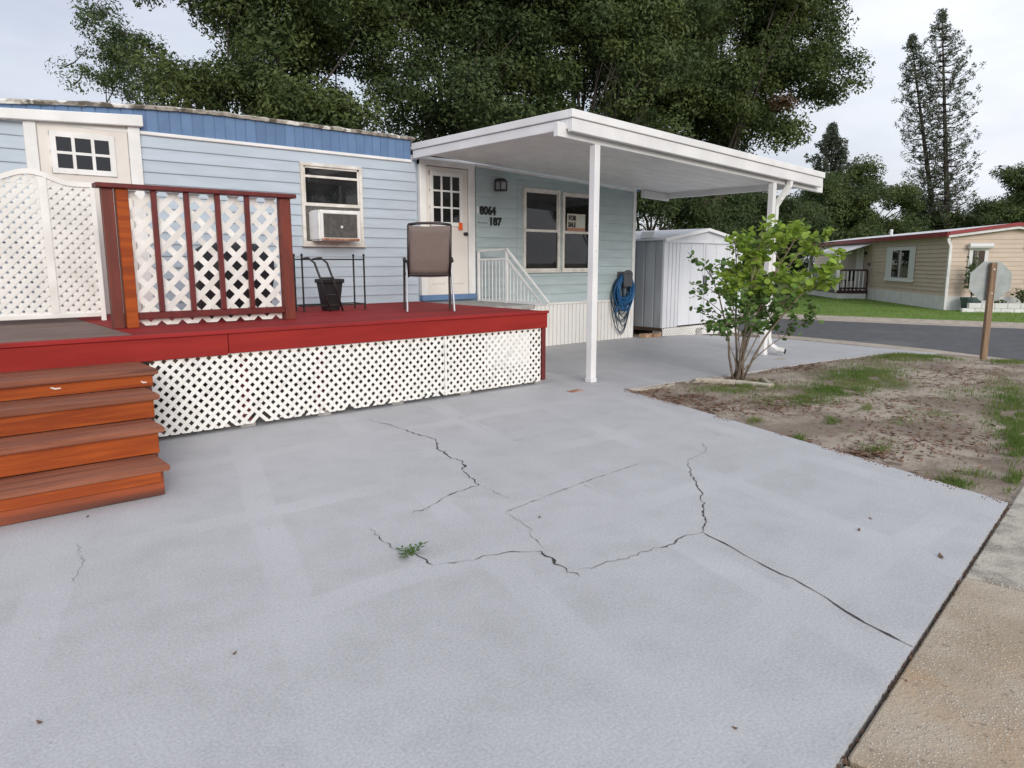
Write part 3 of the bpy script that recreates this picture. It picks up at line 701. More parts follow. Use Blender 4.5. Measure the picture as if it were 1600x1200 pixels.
mb = MB(); mb.box(HX - .08, HX + .08, YW - .195, YW - .025, 1.05, 1.20); mb.build('saddle', m_greyp, hh, bevel=.01)
mb = MB()
for i in range(3): mb.box(HX - .06 + i * .045, HX - .035 + i * .045, YW - .2285, YW - .2245, 1.255, 1.27)
mb.build('slot', m_numb, hh)
ho = thing('garden_hose', 'coiled blue garden hose hanging in loops on the wall', 'hose', (HX, YW - .1, .75))
def loop(cx, top, rx, bot, y, seed, n=36):
    r = random.Random(seed); pts = []; cz = (top + bot) / 2; rz = (top - bot) / 2
    for i in range(n + 1):
        a = math.pi / 2 + 2 * math.pi * i / n; s_ = math.sin(a); c_ = math.cos(a)
        w = rx * (1 if s_ > 0 else (1 + .12 * s_)); pts.append((cx + w * c_ + r.gauss(0, .002), y + .012 * math.sin(a * 2 + seed), cz + rz * s_))
    return pts
r2 = random.Random(5); mb = MB()
for i in range(19):
    bot = r2.uniform(.55, .80); mb.tube(loop(HX + r2.gauss(0, .012), 1.215 + r2.uniform(-.01, .03), r2.uniform(.19, .27), bot, YW - .05 - .13 * r2.random(), i), .0105, 5)
mb.build('coil', m_hose, ho, smooth=True)
mb = MB()
for i in range(7):
    bot = r2.uniform(.08, .5); mb.tube(loop(HX + r2.gauss(0, .02) - .03, 1.215, r2.uniform(.17, .28), bot, YW - .05 - .12 * r2.random(), 40 + i), .009, 5)
mb.tube([(HX, YW - .08, 1.2), (HX, YW - .09, .95), (HX + .01, YW - .1, .62)], .028, 6)
mb.build('loose_loop', m_hosed, ho, smooth=True)
mb = MB(); mb.tube([(HX - .19, YW - .1, .62), (HX - .22, YW - .1, .50)], .022, 8); mb.build('nozzle', m_hose, ho)
tp = thing('wall_tap', 'small white wall tap beside the hose', 'tap', (11.13, YW, .80))
mb = MB(); mb.tube([(11.12, YW + .0, .86), (11.12, YW - .1, .86), (11.12, YW - .13, .82)], .014, 8); mb.build('spout', m_alu, tp)
mb = MB(); mb.tube([(11.12, YW - .06, .86), (11.12, YW - .06, .90)], .025, 8); mb.build('knob', m_alu, tp)

# ================================================================== CARPORT
cp = thing('carport', 'white aluminium carport roof on slim square posts', 'carport', (6.62, 6.13, 0))
def cz(x): return 3.175 - .040 * (x - 6.1)
CX0, CX1, CY0, CY1 = 6.10, 12.05, 5.99, 9.22
def slopebox(x0, x1, y0, y1, o0, o1): return MB().hexa([(x0, y0, cz(x0) + o0), (x1, y0, cz(x1) + o0), (x1, y1, cz(x1) + o0), (x0, y1, cz(x0) + o0)], [(x0, y0, cz(x0) + o1), (x1, y0, cz(x1) + o1), (x1, y1, cz(x1) + o1), (x0, y1, cz(x0) + o1)])
n = 11; w = (CY1 + .0 - (CY0 + .07)) / n
for i in range(n):
    a = CY0 + .07 + i * w; mb = slopebox(CX0 + .05, CX1 - .05, a + .0005, a + w - .0005, -.115, -.07)
    mb.build('roof_pan', m_ceil, cp)
    slopebox(CX0 + .05, CX1 - .05, a - .007, a + .007, -.1175, -.069).build('pan_seam', m_ceil, cp)
slopebox(CX0 + .02, CX1 - .02, CY0 + .05, CY1, -.069, -.02).build('roof_sheet', m_alu, cp)
slopebox(CX0, CX1, CY0, CY0 + .07, -.225, -.082).build('front_fascia', m_alu, cp, bevel=.005)
slopebox(CX0 - .022, CX1 + .022, CY0 - .022, CY0 + .06, -.078, .012).build('fascia_cap', m_alu, cp, bevel=.006)
slopebox(CX0, CX0 + .07, CY0 + .07, CY1 + .02, -.135 - .06, -.082).build('side_fascia', m_alu, cp, bevel=.005)
slopebox(CX0 - .022, CX0 + .06, CY0 + .06, CY1 + .02, -.078, .012).build('fascia_cap', m_alu, cp, bevel=.006)
slopebox(CX1 - .07, CX1, CY0 + .07, CY1, -.215, -.082).build('gutter', m_alu, cp, bevel=.005)
slopebox(CX1 - .06, CX1 + .022, CY0 + .06, CY1, -.078, .012).build('fascia_cap', m_alu, cp, bevel=.006)
slopebox(5.98, 12.28, 6.10, 6.17, -.285, -.126).build('beam', m_alu, cp, bevel=.004)
slopebox(11.26, CX1, 9.12, 9.19, -.26, -.126).build('beam', m_alu, cp, bevel=.004)
for (x, y) in ((6.64, 6.135), (10.72, 6.135)):
    p = MB().box(x - .046, x + .046, y - .046, y + .046, T(x) + .006, cz(x) - .286).build('post', m_alu, cp, bevel=.005)
    mb = MB(); mb.box(x - .052, x + .052, y - .052, y + .052, T(x) + .001, T(x) + .05); mb.build('base_plate', m_alu, p, bevel=.003)
    mb = MB()
    for zz in (.05, 1.62, 1.92): mb.tube([(x, y - .0475, zz), (x, y - .043, zz)], .008, 6)
    mb.build('screw', m_block, p)
mb = MB()
dpts = [(11.06, 6.03, cz(11.06) - .20), (11.06, 6.04, cz(11.06) - .30), (10.90, 6.09, cz(11.06) - .50), (10.84, 6.13, cz(11.06) - .62), (10.84, 6.13, .28), (10.845, 6.10, .16), (10.86, 5.98, .085), (10.87, 5.84, .07)]
for a, b in zip(dpts[:-1], dpts[1:]): mb.bar(a, b, .085, .062, up=(0, 1, .2))
for p_ in dpts[1:-1]: mb.tube([(p_[0], p_[1], p_[2] - .03), (p_[0], p_[1], p_[2] + .03)], .042, 8)
mb.build('downspout', m_white, cp)
mb = MB(); mb.bar((10.869, 5.852, .0705), (10.8705, 5.832, .0695), .074, .05, up=(0, 1, .2)); mb.build('spout_mouth', m_black, cp)  # black plug painted as the shade inside the open spout

# ================================================================== DECK
DY = 6.45; DZ = .90
deck = thing('deck', 'raised red deck with white lattice skirt and dark red railing', 'deck', (3, DY, 0))
y = DY + .005; 
while y < YW - .06:
    y1 = min(y + .137, YW - .04)
    MB().box(-3.5, 1.55, y, y1 - .006, DZ - .038, DZ - .004).build('deck_board', m_oldwood if y > DY + .12 else m_redtop, deck)
    MB().box(1.553, 6.12, y, y1 - .006, DZ - .038, DZ - .001).build('deck_board', m_redtop, deck); y += .137
MB().box(-3.5, 6.165, DY - .045, DY + .003, DZ - .030, DZ + .004).build('edge_board', m_redtop, deck, bevel=.006)
MB().box(-3.5, 2.266, DY - .03, DY + .01, DZ - .215, DZ - .031).build('fascia_board', m_red, deck, bevel=.004)
MB().box(2.272, 6.15, DY - .03, DY + .01, DZ - .205, DZ - .031).build('fascia_board', m_red, deck, bevel=.004)
MB().box(6.125, 6.155, DY + .012, YW - .06, DZ - .20, DZ - .031).build('fascia_board', m_red, deck, bevel=.004)
for i in range(9):
    x = -3.3 + i * 1.16; MB().box(x, x + .04, DY + .02, YW - .06, DZ - .19, DZ - .04).build('joist', m_darkwood, deck)
LX0, LX1, LZ0, LZ1 = 1.62, 6.06, .035, .705
foot = [2.42, 3.18, 4.02, 4.92, 6.06]
for x in foot + [-.4, 1.0, -2.4]:
    MB().box(x - .045, x + .045, DY + .05, DY + .14, .055, DZ - .038).build('post', m_raild, deck, bevel=.004)
    MB().box(x - .07, x + .07, DY - .0 + (.02), DY + .19, .0, .055).build('footing_block', m_block, deck, bevel=.005)
MB().box(6.075, 6.135, DY - .02, DY + .045, .05, DZ - .206).build('corner_post', m_raild, deck, bevel=.004)
for yy in (7.6, 8.8): MB().box(6.02, 6.11, yy, yy + .09, .0, DZ - .21).build('post', m_raild, deck, bevel=.004)
# skirt lattice, strip by strip, with a chipped bottom edge
r3 = random.Random(3)
mid = 4.62
for (a, b) in ((LX0, mid - .012), (mid + .012, LX1)):
    conv = [(a, LZ0), (b, LZ0), (b, LZ1), (a, LZ1)]
    for d, q in lattice_strips(conv, .092, .0325, .0):
        cut = LZ0
        lx = min(q, key=lambda p: p[1])
        if 2.50 < lx[0] < 2.60 and lx[1] < .1: cut = LZ0 + .06 + .05 * r3.random()
        elif lx[1] < .1 and r3.random() < .25: cut = LZ0 + .03 * r3.random()
        if cut > LZ0: q = clip_poly(q, [(a, cut), (b, cut), (b, LZ1), (a, LZ1)])
        if len(q) < 3: continue
        mb = MB(); yo = DY - .008 if d == 1 else DY - .0035; strip_prism(mb, q, yo, yo + .0042); mb.build('lattice_strip', m_vinyld, deck)
MB().box(mid - .014, mid + .014, DY - .018, DY - .0125, LZ0, LZ1).build('lattice_joint', m_vinyl, deck)
MB().box(LX0, LX1, DY + .0065, DY + .03, LZ1 - .05, LZ1 - .002).build('lattice_batten', m_darkwood, deck)
# railing on the deck
RY = 7.27
for (a, b, mt) in ((1.55, 1.64, m_rpost), (1.66, 1.76, m_orange)):  # orange on the second post paints in its lit side
    MB().box(a, b, RY - .05, RY + .04, DZ - .001, 2.13).build('railing_post', mt, deck, bevel=.005)
MB().box(3.16, 3.27, RY - .05, RY + .04, DZ - .001, 2.13).build('railing_post', m_rpost, deck, bevel=.005)
MB().box(1.50, 3.32, RY - .09, RY + .07, 2.131, 2.172).build('top_rail', m_raild, deck, bevel=.006)
MB().box(1.765, 3.155, RY - .045, RY + .02, .975, 1.035).build('bottom_rail', m_raild, deck, bevel=.004)
for i in range(4):
    x = 1.97 + i * .284; MB().box(x - .022, x + .022, RY - .055, RY - .012, 1.0355, 2.1305).build('baluster', m_raild, deck, bevel=.004)
conv = [(1.77, .91), (3.15, .91), (3.15, 2.125), (1.77, 2.125)]
for d, q in lattice_strips(conv, .185, .055, .03):
    mb = MB(); yo = RY + .022 if d == 1 else RY + .0272; strip_prism(mb, q, yo, yo + .005); mb.build('lattice_strip', m_vinyl, deck)

# steps down from the deck
st = thing('wooden_steps', 'orange stained wooden steps with worn brown treads', 'steps', (.3, 5.6, 0))
rights = [1.525, 1.43, 1.36, 1.29]; nos = [5.85, 5.50, 5.18, 4.86]; zt = [.695, .562, .390, .205]; SX0 = -1.6
for i in range(4):
    x1 = rights[i]; ynext = nos[i - 1] + .03 if i else DY - .04
    MB().box(SX0, x1 + .005, nos[i], ynext, zt[i] - .040, zt[i]).build('tread', m_tread, st, bevel=.007, seg=2)
    zb = zt[i + 1] + .001 if i < 3 else .004
    MB().box(SX0, x1 - .03, nos[i] + .035, nos[i] + .062, zb, zt[i] - .041).build('riser', m_orange if i < 3 else m_riserd, st, bevel=.004)
    if i == 3: MB().box(SX0 + .01, x1 - .05, nos[i] + .012, nos[i] + .034, .095, zt[i] - .042).build('cleat', m_orange, st, bevel=.004)
mb = MB(); 
for i in range(4):
    ynext = nos[i - 1] + .062 if i else DY - .035
    mb.box(rights[i] - .075, rights[i] - .035, nos[i] + .063, ynext, .004, zt[i] - .041)
mb.build('stringer', m_riserd, st)
mb = MB()
for i in range(4):
    ynext = nos[i - 1] + .062 if i else DY - .035
    mb.box(SX0 + .02, SX0 + .06, nos[i] + .063, ynext, .004, zt[i] - .041)
mb.build('stringer', m_riserd, st)
for (x, y, z, l) in ((.86, 5.885, .618, .035), (1.43, 5.885, .60, .022)):    # bare scuffs
    mb = MB(); mb.hexa([(x - l, y + .004, z + .006), (x - l * .2, y + .004, z - .008), (x + l, y + .004, z - .006), (x + l * .7, y + .004, z + .003), (x, y + .004, z + .002), (x - l * .7, y + .004, z + .011)], [(x - l, y - .002, z + .006), (x - l * .2, y - .002, z - .008), (x + l, y - .002, z - .006), (x + l * .7, y - .002, z + .003), (x, y - .002, z + .002), (x - l * .7, y - .002, z + .011)])
    mb.build('paint_chip', m_doorw, st)

# arched white trellis panel
tr = thing('trellis_panel', 'white arched lattice privacy panel standing on the deck', 'trellis', (1.1, 8.4, DZ))
TX0, TX1, TY, TZ = .55, 1.74, 8.40, 2.245
prof = []
for i in range(41):
    x = TX0 + (TX1 - TX0) * i / 40; t = (x - 1.19) / .36; prof.append((x, TZ + (.095 * (math.cos(math.pi * t) + 1) / 2 if abs(t) < 1 else 0)))
mb = MB()
for a, b in zip(prof[:-1], prof[1:]): mb.hexa([(a[0], TY - .02, a[1] - .02), (b[0], TY - .02, b[1] - .02), (b[0], TY + .02, b[1] - .02), (a[0], TY + .02, a[1] - .02)], [(a[0], TY - .02, a[1] + .028), (b[0], TY - .02, b[1] + .028), (b[0], TY + .02, b[1] + .028), (a[0], TY + .02, a[1] + .028)])
mb.build('top_frame', m_vinyl, tr)
mb = MB(); mb.box(TX1 - .045, TX1, TY - .02, TY + .02, DZ - .004, TZ - .021); mb.build('side_frame', m_vinyl, tr, bevel=.004)
mb = MB(); mb.box(TX0, TX0 + .045, TY - .02, TY + .02, DZ - .004, TZ - .021); mb.build('side_frame', m_vinyl, tr, bevel=.004)
MB().box(TX0 + .046, TX1 - .046, TY - .02, TY + .02, DZ + .04, DZ + .085).build('bottom_frame', m_vinyl, tr, bevel=.004)
MB().box(1.26, 1.33, TY - .018, TY - .013, DZ + .086, TZ + .05).build('stile', m_vinyl, tr)
mb = MB()
conv = [(TX0 + .04, DZ + .08), (TX1 - .04, DZ + .08), (TX1 - .04, TZ - .015), (TX0 + .04, TZ - .015)]
arch = [(.95, TZ - .014), (1.43, TZ - .014)] + [p for p in prof if 1.0 < p[0] < 1.38][::-1]
for cv in (conv, arch):
    for d, q in lattice_strips(cv, .094, .043, .0): strip_prism(mb, q, TY - .006 if d == 1 else TY - .001, TY - .0015 if d == 1 else TY + .004)
mb.build('lattice', m_vinyl, tr)['kind'] = 'stuff'
mb = MB()
for d, q in lattice_strips([(1.33, 1.75), (TX1 - .05, 1.75), (TX1 - .05, TZ - .03), (1.33, TZ - .03)], .094, .043, .047): strip_prism(mb, q, TY + .022 if d == 1 else TY + .027, TY + .0265 if d == 1 else TY + .032)
mb.build('spare_lattice', m_vinyl, tr)['kind'] = 'stuff'

# ------- things on the deck
ch = thing('patio_chair', 'high backed patio chair with taupe mesh sling seen from behind', 'chair', (5.05, 7.35, DZ), rz=R(-30), local=True)
# local: back faces -Y
for s_ in (-1, 1):
    mb = MB(); mb.tube([(s_ * .265, -.02, .42), (s_ * .27, -.10, .60), (s_ * .265, -.20, 1.02)], .016, 8); mb.build('back_tube', m_bronze, ch, smooth=True)
    mb = MB(); mb.bar((s_ * .30, -.20, .0), (s_ * .285, .0, .60), .022, .040); mb.build('rear_leg', m_greyleg, ch, bevel=.004)
    mb = MB(); mb.bar((s_ * .31, .36, .0), (s_ * .30, .34, .62), .030, .045); mb.build('front_leg', m_bronze, ch, bevel=.004)
    mb = MB(); mb.tube([(s_ * .30, -.06, .60), (s_ * .31, .1, .635), (s_ * .305, .34, .63), (s_ * .30, .37, .60)], .018, 8); mb.build('armrest', m_bronze, ch, smooth=True)
    mb = MB(); mb.tube([(s_ * .265, -.02, .42), (s_ * .265, .36, .44)], .014, 8); mb.build('seat_rail', m_bronze, ch)
    mb = MB(); mb.tube([(s_ * .265, -.015, .425), (s_ * .292, -.05, .45)], .012, 6); mb.tube([(s_ * .265, .34, .44), (s_ * .30, .35, .45)], .012, 6); mb.build('bracket', m_bronze, ch)
ch.scale = (.93, 1, 1)
def slingm(rows, name):
    vs = []; n = 9
    for (y, z) in rows:
        for i in range(n):
            u_ = -1 + 2 * i / (n - 1); vs.append((u_ * .262, y + .025 * (1 - u_ * u_), z - .012 * (1 - u_ * u_)))
    fs = [(r * n + i, r * n + i + 1, (r + 1) * n + i + 1, (r + 1) * n + i) for r in range(len(rows) - 1) for i in range(n - 1)]
    o = MB().add(vs, fs).build(name, m_sling, ch, smooth=True); o.modifiers.new('t', 'SOLIDIFY').thickness = .006; return o
slingm([(-.02 - .18 * t - (.02 if t > .2 else 0), .44 + .57 * t) for t in np.linspace(0, 1, 9)], 'back_sling')
slingm([(-.02 + .38 * t, .425 + .015 * t) for t in np.linspace(0, 1, 6)], 'seat_sling')
mb = MB(); mb.tube([(-.268, -.20, 1.02), (-.15, -.207, 1.035), (0, -.21, 1.04), (.15, -.207, 1.035), (.268, -.20, 1.02)], .016, 8); mb.build('top_rail', m_bronze, ch, smooth=True)
mb = MB(); mb.tube([(-.27, -.03, .435), (.27, -.03, .435)], .014, 8); mb.build('cross_bar', m_bronze, ch)

rk = thing('plant_rack', 'empty black metal rack frame against the blue siding', 'rack', (4.2, 8.35, DZ))
for (x, y) in ((3.82, 8.42), (4.62, 8.42), (3.80, 8.16), (4.60, 8.12)):
    mb = MB(); mb.bar((x, y, DZ - .002), (x, y, DZ + .66), .016, .016); mb.lathe([(.014, DZ + .66), (.018, DZ + .675), (.004, DZ + .69)], x, y, 8); mb.build('leg', m_black, rk)
for z in (DZ + .62, DZ + .07):
    for a, b in (((3.82, 8.42), (4.62, 8.42)), ((3.80, 8.16), (4.60, 8.12)), ((3.82, 8.42), (3.80, 8.16)), ((4.62, 8.42), (4.60, 8.12))):
        MB().bar((*a, z), (*b, z), .014, .016).build('rail', m_black, rk)
bn = thing('waste_bin', 'small black plastic bin with flared rim by the rack', 'bin', (4.19, 8.26, DZ))
mb = MB(); mb.hexa([(4.11, 8.18, DZ), (4.28, 8.18, DZ), (4.28, 8.34, DZ), (4.11, 8.34, DZ)], [(4.07, 8.15, DZ + .34), (4.32, 8.15, DZ + .34), (4.32, 8.37, DZ + .34), (4.07, 8.37, DZ + .34)]); mb.build('body', m_bin, bn, bevel=.01)
MB().box(4.055, 4.335, 8.135, 8.385, DZ + .335, DZ + .385).build('rim', m_bin, bn, bevel=.008)
hc = thing('hand_cart', 'folded black tubular hand cart frame leaning by the bin', 'cart', (4.0, 8.02, DZ))
for dx in (0, .16):
    mb = MB(); pts_ = [(3.76 + dx * .9, 8.10, DZ + .62), (3.84 + dx, 8.08, DZ + .64), (3.91 + dx, 8.06, DZ + .58), (3.96 + dx, 8.03, DZ + .40), (4.06 + dx, 7.99, DZ + .006)]
    mb.tube(pts_, .013, 7); mb.build('side_tube', m_black, hc, smooth=True)
for t in (.2, .40): MB().tube([(4.01 - .10 * t, 8.015, DZ + t), (4.17 - .10 * t, 8.015, DZ + t)], .010, 6).build('cross_bar', m_black, hc)
gr = thing('covered_grill', 'round topped black covered grill behind the railing lattice', 'grill', (2.9, 8.0, DZ))
mb = MB(); rows = [(.0, .36, .30), (.25, .38, .31), (.62, .40, .33), (.80, .40, .31), (.93, .36, .26), (1.00, .27, .18), (1.03, .10, .08)]
n = 20; vs = []
for (z, a, b) in rows:
    for k in range(n):
        t = 2 * math.pi * k / n; w = 1 + .04 * math.sin(5 * t + z * 4) + .02 * math.sin(11 * t)
        e = lambda c: math.copysign(abs(c) ** .6, c); vs.append((2.92 + a * e(math.cos(t)) * w, 8.0 + b * e(math.sin(t)) * w, DZ + z * .78))
fs = [(i * n + k, i * n + (k + 1) % n, (i + 1) * n + (k + 1) % n, (i + 1) * n + k) for i in range(len(rows) - 1) for k in range(n)] + [tuple((len(rows) - 1) * n + k for k in range(n))]
mb.add(vs, fs); mb.build('cover', M('black_cover', (.012, .012, .016), (.022, .02, .024), 6, .5, .5, 12), gr, smooth=True)
mb = MB(); mb.lathe([(.34, DZ - .001), (.34, DZ + .03)], 2.92, 8.0, 20); mb.build('hem', m_bin, gr)

# white railing and steps beside the front door
es = thing('entry_landing', 'grey landing with white metal railing of thin balusters beside the front door', 'landing', (7.0, 8.3, 0))
MB().box(6.17, 7.335, 7.92, YW - .075, .80, .862).build('floor', m_block, es, bevel=.006)
MB().box(6.22, 7.30, 7.98, YW - .09, .004, .799).build('base', m_skirt, es)
RX = 7.30; pa = (RX, 9.225, 1.66); pb = (RX, 8.53, 1.68); pc = (RX, 7.70, .93)
MB().bar(pa, pb, .04, .03).build('top_rail', m_white, es, bevel=.004)
MB().bar(pb, (RX, 7.60, .90), .04, .03).build('top_rail', m_white, es, bevel=.004)
MB().bar((RX, 9.225, 1.52), (RX, 8.53, 1.54), .025, .025).build('lower_rail', m_white, es)
MB().bar((RX, 8.53, 1.54), (RX, 7.76, .895), .025, .025).build('lower_rail', m_white, es)
MB().bar((RX, 9.225, .885), (RX, 7.62, .885), .03, .03).build('bottom_rail', m_white, es)
for y, z1 in ((9.225, 1.675), (8.53, 1.69)): MB().box(RX - .02, RX + .02, y - .02, y + .02, .861, z1).build('post', m_white, es, bevel=.003)
for i in range(1, 8):
    y = 9.225 - .695 * i / 8; MB().box(RX - .006, RX + .006, y - .006, y + .006, .89, 1.525).build('baluster', m_white, es)
for i in range(1, 9):
    t = i / 9.5; y = 8.53 - .77 * t; MB().box(RX - .006, RX + .006, y - .006, y + .006, .89, 1.545 - .645 * t).build('baluster', m_white, es)

# ================================================================== SHED
sh = thing('storage_shed', 'white ribbed metal garden shed with gable front beside the house', 'shed', (13.2, 9.0, 0))
SX, SX2, SY, SY2, SZ0, SZ1, SZP = 11.80, 14.60, 9.0, 11.6, .17, 1.90, 2.13
def ribbed(x0, x1, y, z0, z1, step, mat, name, axis='x', sign=-1):
    mb = MB(); p = x0
    while p < x1 - .01:
        q = min(p + step, x1)
        for (a, b, d) in ((p, p + step * .80, 0), (p + step * .80, q, .014)):
            b = min(b, x1)
            if b <= a: continue
            if axis == 'x': mb.box(a + .001, b - .001, y + d, y + .03, z0, z1)
            else: mb.box(y + d, y + .03, a + .001, b - .001, z0, z1)
        p += step
    return mb.build(name, mat, sh)
ribbed(SX + .03, SX + .50, SY, SZ0, SZ1, .125, m_shed, 'front_panel')
ribbed(SX2 - .50, SX2 - .03, SY, SZ0, SZ1, .125, m_shed, 'front_panel')
for (a, b) in ((SX + .51, 13.195), (13.205, SX2 - .51)):
    d = MB().box(a, b, SY + .012, SY + .03, SZ0 + .02, SZ1 - .04).build('sliding_door', m_shed, sh)
    mb = MB(); mb.box(a + .004, a + .07, SY - .002, SY + .0115, SZ0 + .02, SZ1 - .04); mb.box(b - .07, b - .004, SY - .002, SY + .0115, SZ0 + .02, SZ1 - .04); mb.box(a + .4, a + .42, SY + .004, SY + .0115, SZ0 + .02, SZ1 - .04); mb.build('stile', m_shed, d)
    hx = b - .035 if b < 13.3 else a + .035
    MB().box(hx - .015, hx + .015, SY - .03, SY - .003, 1.0, 1.2).build('handle', m_greyp, d)
MB().box(SX + .02, SX2 - .02, SY - .025, SY + .02, SZ1 - .035, SZ1 + .03).build('door_track', m_shed, sh)
mb = MB(); mb.hexa([(SX, SY - .002, SZ1 + .03), (SX2, SY - .002, SZ1 + .03), ((SX + SX2) / 2, SY - .002, SZP)], [(SX, SY + .03, SZ1 + .03), (SX2, SY + .03, SZ1 + .03), ((SX + SX2) / 2, SY + .03, SZP)]); mb.build('gable', m_shed, sh)
ribbed(SY, SY2, SX, SZ0, SZ1, .25, m_shed_shade, 'side_wall', 'y')
MB().box(SX2 - .03, SX2, SY + .03, SY2, SZ0, SZ1).build('side_wall', m_shed_shade, sh)
MB().box(SX + .03, SX2 - .03, SY2 - .03, SY2, SZ0, SZ1).build('back_wall', m_shed_shade, sh)
for x in (SX - .004, SX2 - .036): MB().box(x, x + .04, SY - .008, SY + .04, SZ0, SZ1 + .02).build('corner_trim', m_shed, sh)
XM = (SX + SX2) / 2
for s_ in (0, 1):
    xa = SX - .06 if s_ == 0 else SX2 + .06; mb = MB()
    mb.hexa([(xa, SY - .06, SZ1 + .005), (XM, SY - .06, SZP + .01), (XM, SY2 + .05, SZP + .01), (xa, SY2 + .05, SZ1 + .005)], [(xa, SY - .06, SZ1 + .04), (XM, SY - .06, SZP + .045), (XM, SY2 + .05, SZP + .045), (xa, SY2 + .05, SZ1 + .04)])
    mb.build('roof_slope', m_shed, sh)
    mb = MB(); mb.hexa([(xa, SY - .075, SZ1 - .02), (XM, SY - .075, SZP - .015), (XM, SY - .061, SZP - .015), (xa, SY - .061, SZ1 - .02)], [(xa, SY - .075, SZ1 + .045), (XM, SY - .075, SZP + .05), (XM, SY - .061, SZP + .05), (xa, SY - .061, SZ1 + .045)]); mb.build('bargeboard', m_alu, sh)
MB().box(SX, SX2, SY + .02, SY2, SZ0 - .07, SZ0 - .001).build('floor_frame', m_darkwood, sh)
for (x, y) in ((11.9, 9.03), (13.05, 8.96), (14.4, 9.03), (11.9, 11.3), (14.4, 11.3), (13.1, 11.3)): MB().box(x - .1, x + .1, y, y + .2, T(x) - .02, SZ0 - .071).build('footing_block', m_block, sh, bevel=.008)
mb = MB()
for d, q in lattice_strips([(SX + .02, T(12) + .01), (SX2 - .02, -.1), (SX2 - .02, SZ0 - .01), (SX + .02, SZ0 - .01)], .075, .030): strip_prism(mb, q, SY - .012 if d == 1 else SY - .002, SY - .003 if d == 1 else SY + .007)
mb.build('lattice_skirt', m_vinyl, sh)['kind'] = 'stuff'
of = thing('roof_flashing', 'loose bent piece of white metal flashing on the shed roof', 'flashing', (11.93, 9.5, 1.96))
mb = MB(); mb.hexa([(11.80, 9.30, 1.96), (12.05, 9.30, 1.99), (12.05, 9.62, 1.99), (11.80, 9.62, 1.96)], [(11.80, 9.30, 1.972), (12.05, 9.30, 2.002), (12.05, 9.62, 2.002), (11.80, 9.62, 1.972)])
mb.build('flat_leaf', m_white, of); mb = MB(); mb.hexa([(11.805, 9.30, 1.97), (11.815, 9.30, 1.97), (11.815, 9.62, 1.97), (11.805, 9.62, 1.97)], [(11.86, 9.30, 2.09), (11.87, 9.30, 2.09), (11.87, 9.62, 2.09), (11.86, 9.62, 2.09)]); mb.build('bent_leaf', m_white, of)
for i, (x, y, a, lab) in enumerate(((11.42, 9.10, .02, 'loose tan paver lying nearest the house corner trim'), (11.66, 9.06, -.03, 'loose tan paver lying against the shed footing'))):
    mb = MB(); c, s_ = math.cos(a), math.sin(a)
    q = [(-.115, -.08), (.115, -.08), (.115, .08), (-.115, .08)]; q = [(x + p * c - r_ * s_, y + p * s_ + r_ * c) for p, r_ in q]
    mb.hexa([(p, r_, -.005) for p, r_ in q], [(p, r_, .075) for p, r_ in q]); o = mb.build('paver', m_brick, bevel=.008, org=(x, y, 0)); tag(o, lab, 'paver')

# small things on the concrete
p = gz(899, 611); o = MB().box(p[0] - .10, p[0] + .10, p[1] - .05, p[1] + .05, .0005, .008).build('drain_cover', m_rust, bevel=.003, org=(float(p[0]), float(p[1]), 0)); tag(o, 'small rusty drain cover set in the concrete by the carport post', 'drain cover')
def fallen(px, py, s_, a, lab, mat=m_litter):
    p = gz(px, py); x, y = float(p[0]), float(p[1]); c, q = math.cos(a), math.sin(a); mb = MB()
    out = [(-1, 0, .3), (-.4, .38, .05), (.3, .42, .1), (1, .05, .45), (.3, -.36, .1), (-.4, -.33, .05)]
    mb.hexa([(x + s_ * (u * c - v * q), y + s_ * (u * q + v * c), .002 + s_ * h) for u, v, h in out], [(x + s_ * (u * c - v * q), y + s_ * (u * q + v * c), .005 + s_ * h) for u, v, h in out])
    o = mb.build('fallen_leaf', mat, org=(x, y, 0)); return tag(o, lab, 'leaf', 'dry leaves on the driveway')
fallen(1470, 871, .028, .6, 'curled dry brown leaf on concrete near the sidewalk joint')
fallen(1342, 829, .017, .2, 'larger of two dry leaves lying close together on the slab'); fallen(1360, 811, .013, 1.2, 'smaller of two dry leaves lying close together on the slab')
fallen(843, 809, .014, .4, 'small dry leaf amid the cracks in the middle of the slab'); fallen(367, 1022, .010, .3, 'small dry leaf on the concrete slab'); fallen(62, 1130, .012, 2.2, 'small dry leaf on the concrete slab')
fallen(137, 808, .014, .9, 'dark leaf scrap just in front of the wooden steps'); fallen(1148, 1139, .009, 2, 'small dry leaf on the concrete slab')
wd = thing('weed', 'small green weed sprouting from a crack in the driveway', 'weed', tuple(map(float, gz(645, 868))))
wp = Vector(wd['_org']); mb = MB(); mb2 = MB(); r4 = random.Random(9)
for i in range(9):
    a = r4.uniform(0, 6.28); l = r4.uniform(.04, .105); e = wp + Vector((math.cos(a) * l, math.sin(a) * l * .8, r4.uniform(.015, .05)))
    mb.tube([wp, (wp + e) / 2 + Vector((0, 0, .012)), e], .0018, 4)
    for k in range(5):
        b = wp.lerp(e, .4 + .15 * k); aa = a + (1 if k % 2 else -1) * .8; d = Vector((math.cos(aa), math.sin(aa), .25)) * r4.uniform(.022, .036); n_ = Vector((-d.y, d.x, .0)) * .25
        mb2.add([b, b + d * .5 + n_, b + d, b + d * .5 - n_], [(0, 1, 2, 3)])
mb.build('stem', m_midl, wd); mb2.build('leaf_spray', m_midl, wd)

